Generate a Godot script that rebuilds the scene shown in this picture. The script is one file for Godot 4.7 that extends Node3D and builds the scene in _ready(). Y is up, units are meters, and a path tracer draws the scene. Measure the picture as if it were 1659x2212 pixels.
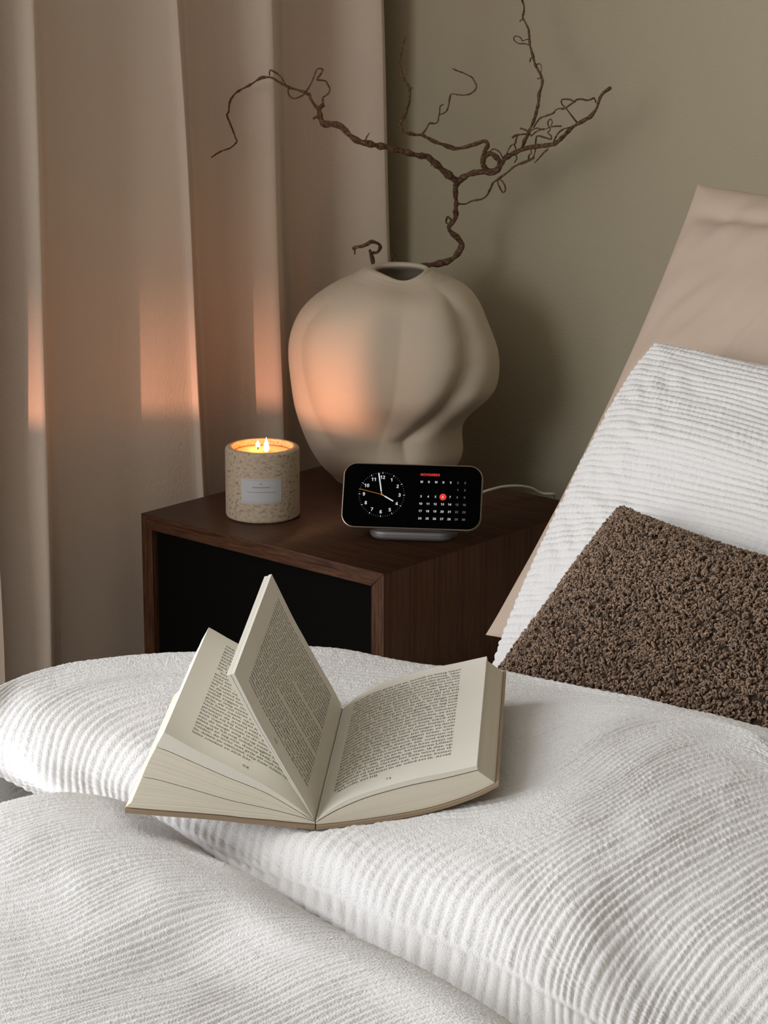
extends Node3D
# A bedside corner at dusk. Metres, y up. The headboard wall runs along x at z = -0.14, the curtain wall along z at x = -0.35, the window is opposite the headboard.

const WALL_Z := -0.14
const WALL_X := -0.35
const BACK_Z := 3.6
const RIGHT_X := 3.4
const HIGH := 2.5

var noise := FastNoiseLite.new()
var rng := RandomNumberGenerator.new()
var M := {}
var flat_face := func(_s: float, _t: float) -> float: return 0.0
var serif: SystemFont
var sans: SystemFont
var sans_bold: SystemFont

# book frame: foot of the gutter, axis up the gutter, across to the right, away from the bed
var book_at := Vector3(0.8094, 0.6, 0.9542)
var book_a := Vector3(-0.5952, 0.0449, -0.8023)
var book_len := 0.2003
var book_b: Vector3
var book_n: Vector3
var right_foot: Array = [[0.0003, -0.0017], [0.0211, 0.0014], [0.0428, 0.0056], [0.0614, 0.0096], [0.0795, 0.0146], [0.0982, 0.0217], [0.1104, 0.0274], [0.1192, 0.0327]]
var left_foot: Array = [[-0.0003, -0.0014], [-0.0131, -0.0008], [-0.0315, 0.0006], [-0.0474, 0.0014], [-0.0595, 0.0026], [-0.082, 0.0039], [-0.1068, 0.005], [-0.1284, 0.0063]]


func _ready() -> void:
	rng.seed = 7
	noise.seed = 11
	noise.noise_type = FastNoiseLite.TYPE_SIMPLEX_SMOOTH
	noise.frequency = 1.0
	noise.fractal_type = FastNoiseLite.FRACTAL_NONE
	book_b = book_a.cross(Vector3.UP).normalized()
	book_n = book_b.cross(book_a).normalized()
	# camera
	var cam := Camera3D.new()
	cam.name = "camera"
	cam.keep_aspect = Camera3D.KEEP_HEIGHT
	cam.fov = rad_to_deg(2.0 * atan(1106.0 / 4930.0))
	cam.near = 0.05
	cam.far = 60.0
	add_child(cam)
	cam.transform = Transform3D(Basis(Vector3(0.75566, 0.00348, -0.65495), Vector3(-0.17142, 0.96618, -0.19265), Vector3(0.63213, 0.25785, 0.7307)), Vector3(1.7728, 1.1939, 1.9992))
	cam.current = true
	# sky and exposure
	var we := WorldEnvironment.new()
	we.name = "world"
	var env := Environment.new()
	env.background_mode = Environment.BG_SKY
	var sky := Sky.new()
	var sm := ProceduralSkyMaterial.new()
	sm.sky_top_color = Color(0.40, 0.47, 0.60)
	sm.sky_horizon_color = Color(0.80, 0.74, 0.70)
	sm.ground_bottom_color = Color(0.20, 0.19, 0.18)
	sm.ground_horizon_color = Color(0.62, 0.57, 0.54)
	sm.energy_multiplier = 1.0
	sky.sky_material = sm
	env.sky = sky
	env.tonemap_mode = Environment.TONE_MAPPER_LINEAR
	env.tonemap_exposure = 1.0
	env.sdfgi_enabled = true
	env.ssao_enabled = true
	env.ssil_enabled = true
	we.environment = env
	add_child(we)
	# the low sun comes in over the sill and is cut off by the right jamb and by a carport roof outside
	var sun := DirectionalLight3D.new()
	sun.name = "sun"
	sun.light_color = Color(1.0, 0.69, 0.55)
	sun.light_energy = 1.1
	sun.light_angular_distance = 0.5
	sun.shadow_enabled = true
	add_child(sun)
	var az := deg_to_rad(10.0)
	var el := deg_to_rad(6.0)
	sun.look_at_from_position(Vector3(2, 2, 6), Vector3(2, 2, 6) + Vector3(-sin(az) * cos(el), -sin(el), -cos(az) * cos(el)))
	# daylight of the big window beside the curtain, as large as its pane
	var day := AreaLight3D.new()
	day.name = "window_daylight"
	day.area_size = Vector2(2.1, 1.9)
	day.light_color = Color(0.965, 0.975, 0.985)
	day.light_energy = 5.1
	day.shadow_enabled = true
	add_child(day)
	day.position = Vector3(WALL_X + 0.02, 1.25, 2.1)
	day.rotation.y = -PI / 2
	# and of the smaller one opposite the headboard wall
	var day2 := AreaLight3D.new()
	day2.name = "window_daylight"
	day2.area_size = Vector2(0.98, 1.2)
	day2.light_color = Color(0.965, 0.975, 0.985)
	day2.light_energy = 2.5
	day2.shadow_enabled = true
	add_child(day2, true)
	day2.position = Vector3(0.27, 1.62, BACK_Z - 0.02)
	materials()
	setting()
	bed()
	pillows()
	nightstand()
	curtain()
	vase()
	twigs()
	candle()
	phone()
	book()


# ---------------------------------------------------------------- helpers

func put(called: String, mesh: Mesh, m: Material, parent: Node3D = self) -> MeshInstance3D:
	var o := MeshInstance3D.new()
	o.name = called
	o.mesh = mesh
	o.material_override = m
	o.cast_shadow = GeometryInstance3D.SHADOW_CASTING_SETTING_ON
	parent.add_child(o, true)
	return o


func thing(called: String, label: String, category: String, at := Vector3.ZERO, group := "") -> Node3D:
	var o := Node3D.new()
	o.name = called
	add_child(o, true)
	o.position = at
	tag(o, label, category, group)
	return o


func tag(o: Node3D, label: String, category: String, group := "") -> void:
	o.set_meta("label", label)
	o.set_meta("category", category)
	if group:
		o.set_meta("group", group)


func structure(called: String, mesh: Mesh, m: Material, label: String, category: String, parent: Node3D = self) -> MeshInstance3D:
	var o := put(called, mesh, m, parent)
	if parent == self:
		o.set_meta("kind", "structure")
		tag(o, label, category)
	return o


func paint(r: float, g: float, b: float, rough := 0.8, metal := 0.0) -> StandardMaterial3D:
	var m := StandardMaterial3D.new()
	m.albedo_color = Color(r, g, b)
	m.roughness = rough
	m.metallic = metal
	return m


func glow(r: float, g: float, b: float, energy: float) -> StandardMaterial3D:
	var m := paint(r * 0.2, g * 0.2, b * 0.2, 0.6)
	m.emission_enabled = true
	m.emission = Color(r, g, b)
	m.emission_energy_multiplier = energy
	return m


func cloud(freq: float, octaves: int, colors: Array, at: Array, size := 512, kind := FastNoiseLite.TYPE_SIMPLEX_SMOOTH, as_normal := false, strength := 1.0) -> NoiseTexture2D:
	var n := FastNoiseLite.new()
	n.seed = 3 + int(freq * 1000.0)
	n.noise_type = kind
	n.frequency = freq
	n.fractal_octaves = octaves
	var t := NoiseTexture2D.new()
	t.width = size
	t.height = size
	t.seamless = true
	t.noise = n
	if as_normal:
		t.as_normal_map = true
		t.bump_strength = strength
	elif colors.size():
		var g := Gradient.new()
		var c := PackedColorArray()
		var o := PackedFloat32Array()
		for i in colors.size():
			c.append(colors[i])
			o.append(at[i])
		g.colors = c
		g.offsets = o
		t.color_ramp = g
	return t


func wood(grain: Vector3) -> StandardMaterial3D:
	var m := paint(1, 1, 1, 0.42)
	m.albedo_texture = cloud(0.02, 4, [Color(0.185, 0.112, 0.074), Color(0.29, 0.18, 0.122), Color(0.345, 0.225, 0.155), Color(0.26, 0.16, 0.106), Color(0.39, 0.26, 0.18)], [0.15, 0.4, 0.52, 0.62, 0.85])
	m.uv1_triplanar = true
	m.uv1_scale = grain
	m.metallic_specular = 0.35
	return m


func materials() -> void:
	M.wall = paint(0.68, 0.64, 0.55, 0.92)
	M.wall.normal_enabled = true
	M.wall.normal_texture = cloud(0.06, 4, [], [], 512, FastNoiseLite.TYPE_SIMPLEX_SMOOTH, true, 2.0)
	M.wall.normal_scale = 0.35
	M.wall.uv1_triplanar = true
	M.wall.uv1_scale = Vector3(4, 9, 4)
	M.ceiling = paint(0.86, 0.85, 0.82, 0.9)
	M.floor = paint(0.42, 0.33, 0.25, 0.6)
	M.white = paint(0.9, 0.9, 0.88, 0.5)
	M.muslin = paint(0.88, 0.872, 0.87, 0.95)
	M.muslin.normal_enabled = true
	M.muslin.normal_texture = cloud(0.12, 3, [], [], 512, FastNoiseLite.TYPE_SIMPLEX_SMOOTH, true, 4.0)
	M.muslin.normal_scale = 0.5
	M.muslin.uv1_scale = Vector3(9, 9, 9)
	M.grey = paint(1, 1, 1, 0.95)
	M.grey.albedo_texture = cloud(0.2, 3, [Color(0.50, 0.49, 0.47), Color(0.70, 0.69, 0.67), Color(0.88, 0.87, 0.84)], [0.3, 0.5, 0.7], 256)
	M.grey.uv1_triplanar = true
	M.grey.uv1_scale = Vector3(9, 9, 9)
	M.beige = paint(0.775, 0.695, 0.63, 0.9)
	M.curtain = paint(0.835, 0.77, 0.71, 0.9)
	M.curtain.normal_enabled = true
	M.curtain.normal_texture = cloud(0.25, 2, [], [], 256, FastNoiseLite.TYPE_SIMPLEX_SMOOTH, true, 3.0)
	M.curtain.normal_scale = 0.14
	M.curtain.uv1_scale = Vector3(8, 3, 1)
	M.wool = paint(1, 1, 1, 0.95)
	M.wool.vertex_color_use_as_albedo = true
	M.wool_base = paint(0.24, 0.18, 0.14, 1.0)
	M.wood_x = wood(Vector3(1.2, 26, 26))
	M.wood_y = wood(Vector3(26, 1.2, 26))
	M.black = paint(0.05, 0.045, 0.04, 0.85)
	M.black.metallic_specular = 0.15
	M.clay = paint(0.82, 0.765, 0.69, 0.78)
	M.clay.normal_enabled = true
	M.clay.normal_texture = cloud(0.09, 4, [], [], 512, FastNoiseLite.TYPE_SIMPLEX_SMOOTH, true, 2.0)
	M.clay.normal_scale = 0.15
	M.clay.uv1_triplanar = true
	M.clay.uv1_scale = Vector3(7, 7, 7)
	M.bark = paint(1, 1, 1, 0.9)
	M.bark.albedo_texture = cloud(0.05, 3, [Color(0.24, 0.16, 0.11), Color(0.38, 0.27, 0.19), Color(0.52, 0.42, 0.32)], [0.25, 0.5, 0.8], 256)
	M.bark.uv1_triplanar = true
	M.bark.uv1_scale = Vector3(22, 22, 22)
	M.stone = paint(1, 1, 1, 0.85)
	M.stone.albedo_texture = cloud(0.030, 4, [Color(0.52, 0.43, 0.34), Color(0.68, 0.60, 0.51), Color(0.735, 0.665, 0.58), Color(0.77, 0.70, 0.62)], [0.18, 0.26, 0.42, 0.8])
	M.stone.uv1_triplanar = true
	M.stone.uv1_scale = Vector3(11, 15, 11)
	M.wax = paint(0.95, 0.86, 0.70, 0.45)
	M.label = paint(0.74, 0.74, 0.75, 0.6)
	M.ink_grey = paint(0.52, 0.52, 0.53, 0.7)
	M.wick = paint(0.08, 0.06, 0.05, 0.9)
	M.paper = paint(0.88, 0.86, 0.815, 0.85)
	M.paper_edge = paint(1, 1, 1, 0.9)
	M.paper_edge.albedo_texture = stripes()
	M.board = paint(0.60, 0.52, 0.43, 0.8)
	M.ink = paint(0.20, 0.19, 0.18, 0.9)
	M.frame = paint(0.70, 0.63, 0.57, 0.32, 0.85)
	M.glass = paint(0.004, 0.004, 0.005, 0.35)
	M.glass.metallic_specular = 0.1
	M.alu = paint(0.53, 0.52, 0.52, 0.5, 0.6)
	M.cable = paint(0.78, 0.77, 0.72, 0.5)
	serif = SystemFont.new()
	serif.font_names = PackedStringArray(["Droid Serif"])
	sans = SystemFont.new()
	sans.font_names = PackedStringArray(["Droid Sans"])
	sans_bold = SystemFont.new()
	sans_bold.font_names = PackedStringArray(["Droid Sans"])
	sans_bold.font_weight = 700


func stripes() -> ImageTexture:
	# the cut edges of a few hundred leaves: fine lines of uneven tone
	var im := Image.create(8, 512, false, Image.FORMAT_RGB8)
	var r := RandomNumberGenerator.new()
	r.seed = 5
	for y in 512:
		var k := 0.80 + 0.14 * r.randf()
		im.fill_rect(Rect2i(0, y, 8, 1), Color(k * 0.99, k * 0.955, k * 0.875))
	return ImageTexture.create_from_image(im)


func catmull(p0: Vector3, p1: Vector3, p2: Vector3, p3: Vector3, t: float) -> Vector3:
	return p1.cubic_interpolate(p2, p0, p3, t)


func to_v3(rows: Array) -> Array:
	var out := []
	for r in rows:
		out.append(Vector3(r[0], r[1], r[2]))
	return out


func smooth_path(p: Array, step: float) -> Array:
	var out := []
	for i in p.size() - 1:
		var a: Vector3 = p[maxi(i - 1, 0)]
		var b: Vector3 = p[i]
		var c: Vector3 = p[i + 1]
		var d: Vector3 = p[mini(i + 2, p.size() - 1)]
		var n := maxi(1, int(ceil(b.distance_to(c) / step)))
		for k in n:
			out.append(catmull(a, b, c, d, float(k) / n))
	out.append(p[p.size() - 1])
	return out


func mesh_of(v: PackedVector3Array, n: PackedVector3Array, idx: PackedInt32Array, uv := PackedVector2Array()) -> ArrayMesh:
	var a := []
	a.resize(Mesh.ARRAY_MAX)
	a[Mesh.ARRAY_VERTEX] = v
	a[Mesh.ARRAY_NORMAL] = n
	if uv.size() == v.size():
		a[Mesh.ARRAY_TEX_UV] = uv
	a[Mesh.ARRAY_INDEX] = idx
	var m := ArrayMesh.new()
	m.add_surface_from_arrays(Mesh.PRIMITIVE_TRIANGLES, a)
	return m


# a grid of nu by nv points, closed in u if asked; normals point along du x dv, or the other way with turn = -1
func grid_mesh(p: PackedVector3Array, nu: int, nv: int, turn := 1.0, closed := false, uv := PackedVector2Array()) -> ArrayMesh:
	var n := grid_normals(p, nu, nv, turn, closed)
	var idx := PackedInt32Array()
	var last := nu if closed else nu - 1
	idx.resize(last * (nv - 1) * 6)
	var k := 0
	for i in last:
		var a := i * nv
		var b := ((i + 1) % nu) * nv
		for j in nv - 1:
			if turn > 0:
				idx[k] = a + j
				idx[k + 1] = b + j + 1
				idx[k + 2] = b + j
				idx[k + 3] = a + j
				idx[k + 4] = a + j + 1
				idx[k + 5] = b + j + 1
			else:
				idx[k] = a + j
				idx[k + 1] = b + j
				idx[k + 2] = b + j + 1
				idx[k + 3] = a + j
				idx[k + 4] = b + j + 1
				idx[k + 5] = a + j + 1
			k += 6
	return mesh_of(p, n, idx, uv)


func grid_normals(p: PackedVector3Array, nu: int, nv: int, turn := 1.0, closed := false) -> PackedVector3Array:
	var n := PackedVector3Array()
	n.resize(p.size())
	for i in nu:
		var i0 := (i - 1 + nu) % nu if closed else maxi(i - 1, 0)
		var i1 := (i + 1) % nu if closed else mini(i + 1, nu - 1)
		for j in nv:
			var j0 := maxi(j - 1, 0)
			var j1 := mini(j + 1, nv - 1)
			n[i * nv + j] = (p[i1 * nv + j] - p[i0 * nv + j]).cross(p[i * nv + j1] - p[i * nv + j0]).normalized() * turn
	return n


# flat-faced solids, collected triangle by triangle; every face is wound to look along its given normal
class Solid:
	var v := PackedVector3Array()
	var n := PackedVector3Array()
	var uv := PackedVector2Array()
	var idx := PackedInt32Array()

	func tri(a: Vector3, b: Vector3, c: Vector3, na: Vector3, nb: Vector3, nc: Vector3, ua := Vector2.ZERO, ub := Vector2.ZERO, uc := Vector2.ZERO) -> void:
		var at := v.size()
		v.append_array([a, b, c])
		n.append_array([na, nb, nc])
		uv.append_array([ua, ub, uc])
		if (b - a).cross(c - a).dot(na + nb + nc) > 0.0:
			idx.append_array([at, at + 2, at + 1])
		else:
			idx.append_array([at, at + 1, at + 2])

	func quad(a: Vector3, b: Vector3, c: Vector3, d: Vector3, out: Vector3, ua := Vector2.ZERO, ub := Vector2.ZERO, uc := Vector2.ZERO, ud := Vector2.ZERO) -> void:
		var m := (b - a).cross(d - a)
		if m.length_squared() < 1e-18:
			m = (c - b).cross(d - b)
		m = m.normalized()
		if m.dot(out) < 0.0:
			m = -m
		tri(a, b, c, m, m, m, ua, ub, uc)
		tri(a, c, d, m, m, m, ua, uc, ud)

	func box(lo: Vector3, hi: Vector3, e := 0.0) -> void:
		# a box with chamfered edges of width e
		var c := (lo + hi) / 2.0
		var h := (hi - lo) / 2.0
		for ax in 3:
			var u := (ax + 1) % 3
			var w := (ax + 2) % 3
			for s: float in [-1.0, 1.0]:
				var q := []
				for k: Array in [[-1.0, -1.0], [1.0, -1.0], [1.0, 1.0], [-1.0, 1.0]]:
					var p := c
					p[ax] += s * h[ax]
					p[u] += k[0] * (h[u] - e)
					p[w] += k[1] * (h[w] - e)
					q.append(p)
				var o := Vector3.ZERO
				o[ax] = s
				quad(q[0], q[1], q[2], q[3], o)
				if e > 0.0:
					for t: float in [-1.0, 1.0]:
						# the strip between the faces s of ax and t of u
						var r := []
						for k: Array in [[0, -1.0], [0, 1.0], [1, 1.0], [1, -1.0]]:
							var p := c
							p[ax] += s * (h[ax] - (e if k[0] == 1 else 0.0))
							p[u] += t * (h[u] - (e if k[0] == 0 else 0.0))
							p[w] += k[1] * (h[w] - e)
							r.append(p)
						var o2 := Vector3.ZERO
						o2[ax] = s
						o2[u] = t
						quad(r[0], r[1], r[2], r[3], o2)
		if e > 0.0:
			for sx: float in [-1.0, 1.0]:
				for sy: float in [-1.0, 1.0]:
					for sz: float in [-1.0, 1.0]:
						var k := c + Vector3(sx * h.x, sy * h.y, sz * h.z)
						var o := Vector3(sx, sy, sz).normalized()
						tri(k - Vector3(0, sy * e, sz * e), k - Vector3(sx * e, 0, sz * e), k - Vector3(sx * e, sy * e, 0), o, o, o)

	func done() -> ArrayMesh:
		var a := []
		a.resize(Mesh.ARRAY_MAX)
		a[Mesh.ARRAY_VERTEX] = v
		a[Mesh.ARRAY_NORMAL] = n
		a[Mesh.ARRAY_TEX_UV] = uv
		a[Mesh.ARRAY_INDEX] = idx
		var m := ArrayMesh.new()
		m.add_surface_from_arrays(Mesh.PRIMITIVE_TRIANGLES, a)
		return m


func box(lo: Vector3, hi: Vector3, e := 0.0) -> ArrayMesh:
	var s := Solid.new()
	s.box(lo, hi, e)
	return s.done()


# an outline in the plane of ux and uy pushed along uz from 0 to depth, with a rounded edge of radius e front and back
func slab(outline: PackedVector2Array, at: Vector3, ux: Vector3, uy: Vector3, uz: Vector3, depth: float, e: float) -> ArrayMesh:
	var s := Solid.new()
	var k := outline.size()
	var inward := PackedVector2Array()
	for i in k:
		var d0 := (outline[i] - outline[(i + k - 1) % k]).normalized()
		var d1 := (outline[(i + 1) % k] - outline[i]).normalized()
		var m := (d0.orthogonal() + d1.orthogonal())
		m = m / maxf(0.3, m.dot(d0.orthogonal()))
		inward.append(m)
	var area := 0.0
	for i in k:
		area += outline[i].cross(outline[(i + 1) % k])
	if area > 0.0:
		for i in k:
			inward[i] = -inward[i]
	var steps := 4 if e > 0.0 else 0
	var rings := []
	for q in steps + 1:
		var a := 0.5 * PI * q / maxf(1.0, steps)
		rings.append([e * (1.0 - sin(a)), e * (1.0 - cos(a)), a])
	rings = rings if e > 0.0 else [[0.0, 0.0, 0.0]]
	var all := []
	for q in rings:
		all.append([q[0], q[1], -cos(q[2]), sin(q[2])])
	rings.reverse()
	for q in rings:
		all.append([q[0], depth - q[1], cos(q[2]), sin(q[2])])
	for r in all.size() - 1:
		var A: Array = all[r]
		var B: Array = all[r + 1]
		for i in k:
			var j := (i + 1) % k
			var pts := []
			var nor := []
			for w: Array in [[A, i], [A, j], [B, j], [B, i]]:
				var o: Vector2 = outline[w[1]] + inward[w[1]] * w[0][0]
				pts.append(at + ux * o.x + uy * o.y + uz * w[0][1])
				var out2: Vector2 = -inward[w[1]].normalized()
				nor.append(((ux * out2.x + uy * out2.y) * w[0][3] + uz * w[0][2]).normalized() if e > 0.0 else Vector3.ZERO)
			if e > 0.0:
				s.tri(pts[0], pts[1], pts[2], nor[0], nor[1], nor[2])
				s.tri(pts[0], pts[2], pts[3], nor[0], nor[2], nor[3])
			else:
				var out3: Vector2 = -(inward[i] + inward[j])
				s.quad(pts[0], pts[1], pts[2], pts[3], ux * out3.x + uy * out3.y)
	var cap := PackedVector2Array()
	for i in k:
		cap.append(outline[i] + inward[i] * all[0][0])
	var t := Geometry2D.triangulate_polygon(cap)
	for i in range(0, t.size(), 3):
		for z: Array in [[all[0][1], -1.0], [all[all.size() - 1][1], 1.0]]:
			var c := []
			for q in 3:
				c.append(at + ux * cap[t[i + q]].x + uy * cap[t[i + q]].y + uz * z[0])
			s.tri(c[0], c[1], c[2], uz * z[1], uz * z[1], uz * z[1])
	return s.done()


func round_rect(w: float, h: float, r: float, n := 8) -> PackedVector2Array:
	var out := PackedVector2Array()
	for c: Array in [[1, 1, 0.0], [-1, 1, 0.5], [-1, -1, 1.0], [1, -1, 1.5]]:
		for k in n + 1:
			var a: float = PI * (c[2] + 0.5 * k / n)
			out.append(Vector2(c[0] * (w / 2 - r) + r * cos(a), c[1] * (h / 2 - r) + r * sin(a)))
	return out


func lathe(profile: Array, sides := 64, turn := -1.0) -> ArrayMesh:
	var p := PackedVector3Array()
	for i in sides:
		var a := TAU * i / sides
		for q: Array in profile:
			p.append(Vector3(q[0] * cos(a), q[1], q[0] * sin(a)))
	return grid_mesh(p, sides, profile.size(), turn, true)


func tube(path: Array, r0: float, r1: float, sides: int, rough: float, seed_at: float) -> ArrayMesh:
	var n := path.size()
	var p := PackedVector3Array()
	p.resize(sides * (n + 2))
	var side := Vector3.ZERO
	for i in n:
		var d: Vector3 = (path[mini(i + 1, n - 1)] - path[maxi(i - 1, 0)]).normalized()
		if i == 0:
			side = d.cross(Vector3(0.31, 0.82, 0.47)).normalized()
		side = (side - d * side.dot(d)).normalized()
		var up := d.cross(side)
		var r := lerpf(r0, r1, float(i) / maxf(1.0, n - 1))
		r *= 1.0 + rough * noise.get_noise_2d(i * 0.14 + seed_at, seed_at * 3.1)
		for k in sides:
			var a := TAU * k / sides
			var rr := r * (1.0 + rough * 0.6 * noise.get_noise_2d(i * 0.2 + seed_at, k * 1.3 + 40.0))
			p[k * (n + 2) + i + 1] = path[i] + (side * cos(a) + up * sin(a)) * rr
	for k in sides:
		p[k * (n + 2)] = path[0]
		p[k * (n + 2) + n + 1] = path[n - 1]
	return grid_mesh(p, sides, n + 2, 1.0, true)


# ---------------------------------------------------------------- the room

func setting() -> void:
	structure("floor", box(Vector3(WALL_X - 0.1, -0.12, WALL_Z - 0.1), Vector3(RIGHT_X + 0.1, 0.0, BACK_Z + 0.12)), M.floor, "brown floor under the bed and the nightstand", "floor")
	structure("ceiling", box(Vector3(WALL_X - 0.1, HIGH, WALL_Z - 0.1), Vector3(RIGHT_X + 0.1, HIGH + 0.12, BACK_Z + 0.12)), M.ceiling, "pale ceiling over the bedroom", "ceiling")
	structure("wall_head", box(Vector3(WALL_X - 0.1, 0, WALL_Z - 0.1), Vector3(RIGHT_X + 0.1, HIGH, WALL_Z)), M.wall, "olive beige wall behind the vase and the pillows", "wall")
	var l := Solid.new()
	l.box(Vector3(WALL_X - 0.1, 0, WALL_Z), Vector3(WALL_X, HIGH, 1.05))
	l.box(Vector3(WALL_X - 0.1, 0, 3.15), Vector3(WALL_X, HIGH, BACK_Z))
	l.box(Vector3(WALL_X - 0.1, 0, 1.05), Vector3(WALL_X, 0.3, 3.15))
	l.box(Vector3(WALL_X - 0.1, 2.2, 1.05), Vector3(WALL_X, HIGH, 3.15))
	structure("wall_left", l.done(), M.wall, "olive beige side wall behind the curtain", "wall")
	var glass := paint(1, 1, 1, 0.0)
	glass.transparency = BaseMaterial3D.TRANSPARENCY_ALPHA
	glass.albedo_color = Color(1, 1, 1, 0.05)
	var w2 := Node3D.new()
	w2.name = "window_2"
	w2.set_meta("kind", "structure")
	tag(w2, "large white framed window beside the drawn back curtain", "window")
	add_child(w2)
	var f2 := Solid.new()
	f2.box(Vector3(WALL_X - 0.08, 0.27, 1.02), Vector3(WALL_X - 0.03, 0.3, 3.18))
	f2.box(Vector3(WALL_X - 0.08, 2.2, 1.02), Vector3(WALL_X - 0.03, 2.23, 3.18))
	f2.box(Vector3(WALL_X - 0.08, 0.3, 1.02), Vector3(WALL_X - 0.03, 2.2, 1.05))
	f2.box(Vector3(WALL_X - 0.08, 0.3, 3.15), Vector3(WALL_X - 0.03, 2.2, 3.18))
	put("window_frame", f2.done(), M.white, w2)
	put("pane", box(Vector3(WALL_X - 0.058, 0.3, 1.05), Vector3(WALL_X - 0.052, 2.2, 3.15)), glass, w2)
	structure("wall_right", box(Vector3(RIGHT_X, 0, WALL_Z), Vector3(RIGHT_X + 0.1, HIGH, BACK_Z)), M.wall, "olive beige wall at the far side of the bed", "wall")
	var x0 := -0.24
	var x1 := 0.774
	var y0 := 0.993
	var y1 := 2.26
	var s := Solid.new()
	s.box(Vector3(WALL_X - 0.1, 0, BACK_Z), Vector3(RIGHT_X + 0.1, y0, BACK_Z + 0.12))
	s.box(Vector3(WALL_X - 0.1, y1, BACK_Z), Vector3(RIGHT_X + 0.1, HIGH, BACK_Z + 0.12))
	s.box(Vector3(WALL_X - 0.1, y0, BACK_Z), Vector3(x0, y1, BACK_Z + 0.12))
	s.box(Vector3(x1, y0, BACK_Z), Vector3(RIGHT_X + 0.1, y1, BACK_Z + 0.12))
	structure("wall_back", s.done(), M.wall, "olive beige wall with the window at the foot of the bed", "wall")
	var w := Node3D.new()
	w.name = "window_1"
	w.set_meta("kind", "structure")
	tag(w, "white framed window opposite the headboard wall", "window")
	add_child(w)
	var f := Solid.new()
	f.box(Vector3(x0 - 0.04, y0 - 0.03, BACK_Z - 0.02), Vector3(x1 + 0.04, y0, BACK_Z + 0.14))
	f.box(Vector3(x0 - 0.03, y1, BACK_Z + 0.04), Vector3(x1 + 0.03, y1 + 0.03, BACK_Z + 0.1))
	f.box(Vector3(x0 - 0.03, y0, BACK_Z + 0.04), Vector3(x0, y1, BACK_Z + 0.1))
	f.box(Vector3(x1, y0, BACK_Z + 0.04), Vector3(x1 + 0.03, y1, BACK_Z + 0.1))
	put("window_frame", f.done(), M.white, w)
	put("pane", box(Vector3(x0, y0, BACK_Z + 0.065), Vector3(x1, y1, BACK_Z + 0.071)), glass, w)
	var c := Solid.new()
	var low := [Vector3(-9, 2.82, 20.0), Vector3(9, 2.82, 20.0), Vector3(9, 6.2, 25.0), Vector3(-9, 6.2, 25.0)]
	var up := Vector3(0, 0.18, 0)
	c.quad(low[0], low[1], low[2], low[3], Vector3(0, -1, 0.5))
	c.quad(low[0] + up, low[1] + up, low[2] + up, low[3] + up, Vector3(0, 1, -0.5))
	for k in 4:
		var mid: Vector3 = (low[k] + low[(k + 1) % 4]) / 2.0 - Vector3(0, 4.51, 22.5)
		c.quad(low[k], low[(k + 1) % 4], low[(k + 1) % 4] + up, low[k] + up, mid)
	c.box(Vector3(-8.9, -0.1, 24.7), Vector3(-8.7, 6.1, 24.9))
	c.box(Vector3(8.7, -0.1, 24.7), Vector3(8.9, 6.1, 24.9))
	tag(put("carport", c.done(), M.grey), "sloping carport roof on posts outside the window", "carport")


# ---------------------------------------------------------------- bed linen

# height of crinkled muslin: u across the ribs and v along them, in metres
func crinkle(u: float, v: float, pitch: float, bead: float) -> float:
	var w := u / pitch + 0.32 * noise.get_noise_2d(u * 30.0, v * 3.0) + 0.035 * noise.get_noise_2d(u * 120.0 + 9.0, v * 70.0)
	var i := floorf(w)
	var f := w - i
	var hsh := fposmod(sin(i * 12.9898) * 43758.5453, 1.0)
	var ridge := pow(sin(PI * f), 0.75)
	var m := (0.62 + 0.45 * noise.get_noise_2d(u * 22.0 + 30.0, v * 22.0)) * bead
	var b := sin(TAU * (v / 0.0056 + hsh) + 2.4 * noise.get_noise_2d(v * 80.0 + i * 7.3, 3.0))
	return ridge * (0.68 + 0.32 * hsh + 0.2 * noise.get_noise_2d(i * 5.1, v * 30.0)) * (1.0 + m * 0.25 * b)


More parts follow.
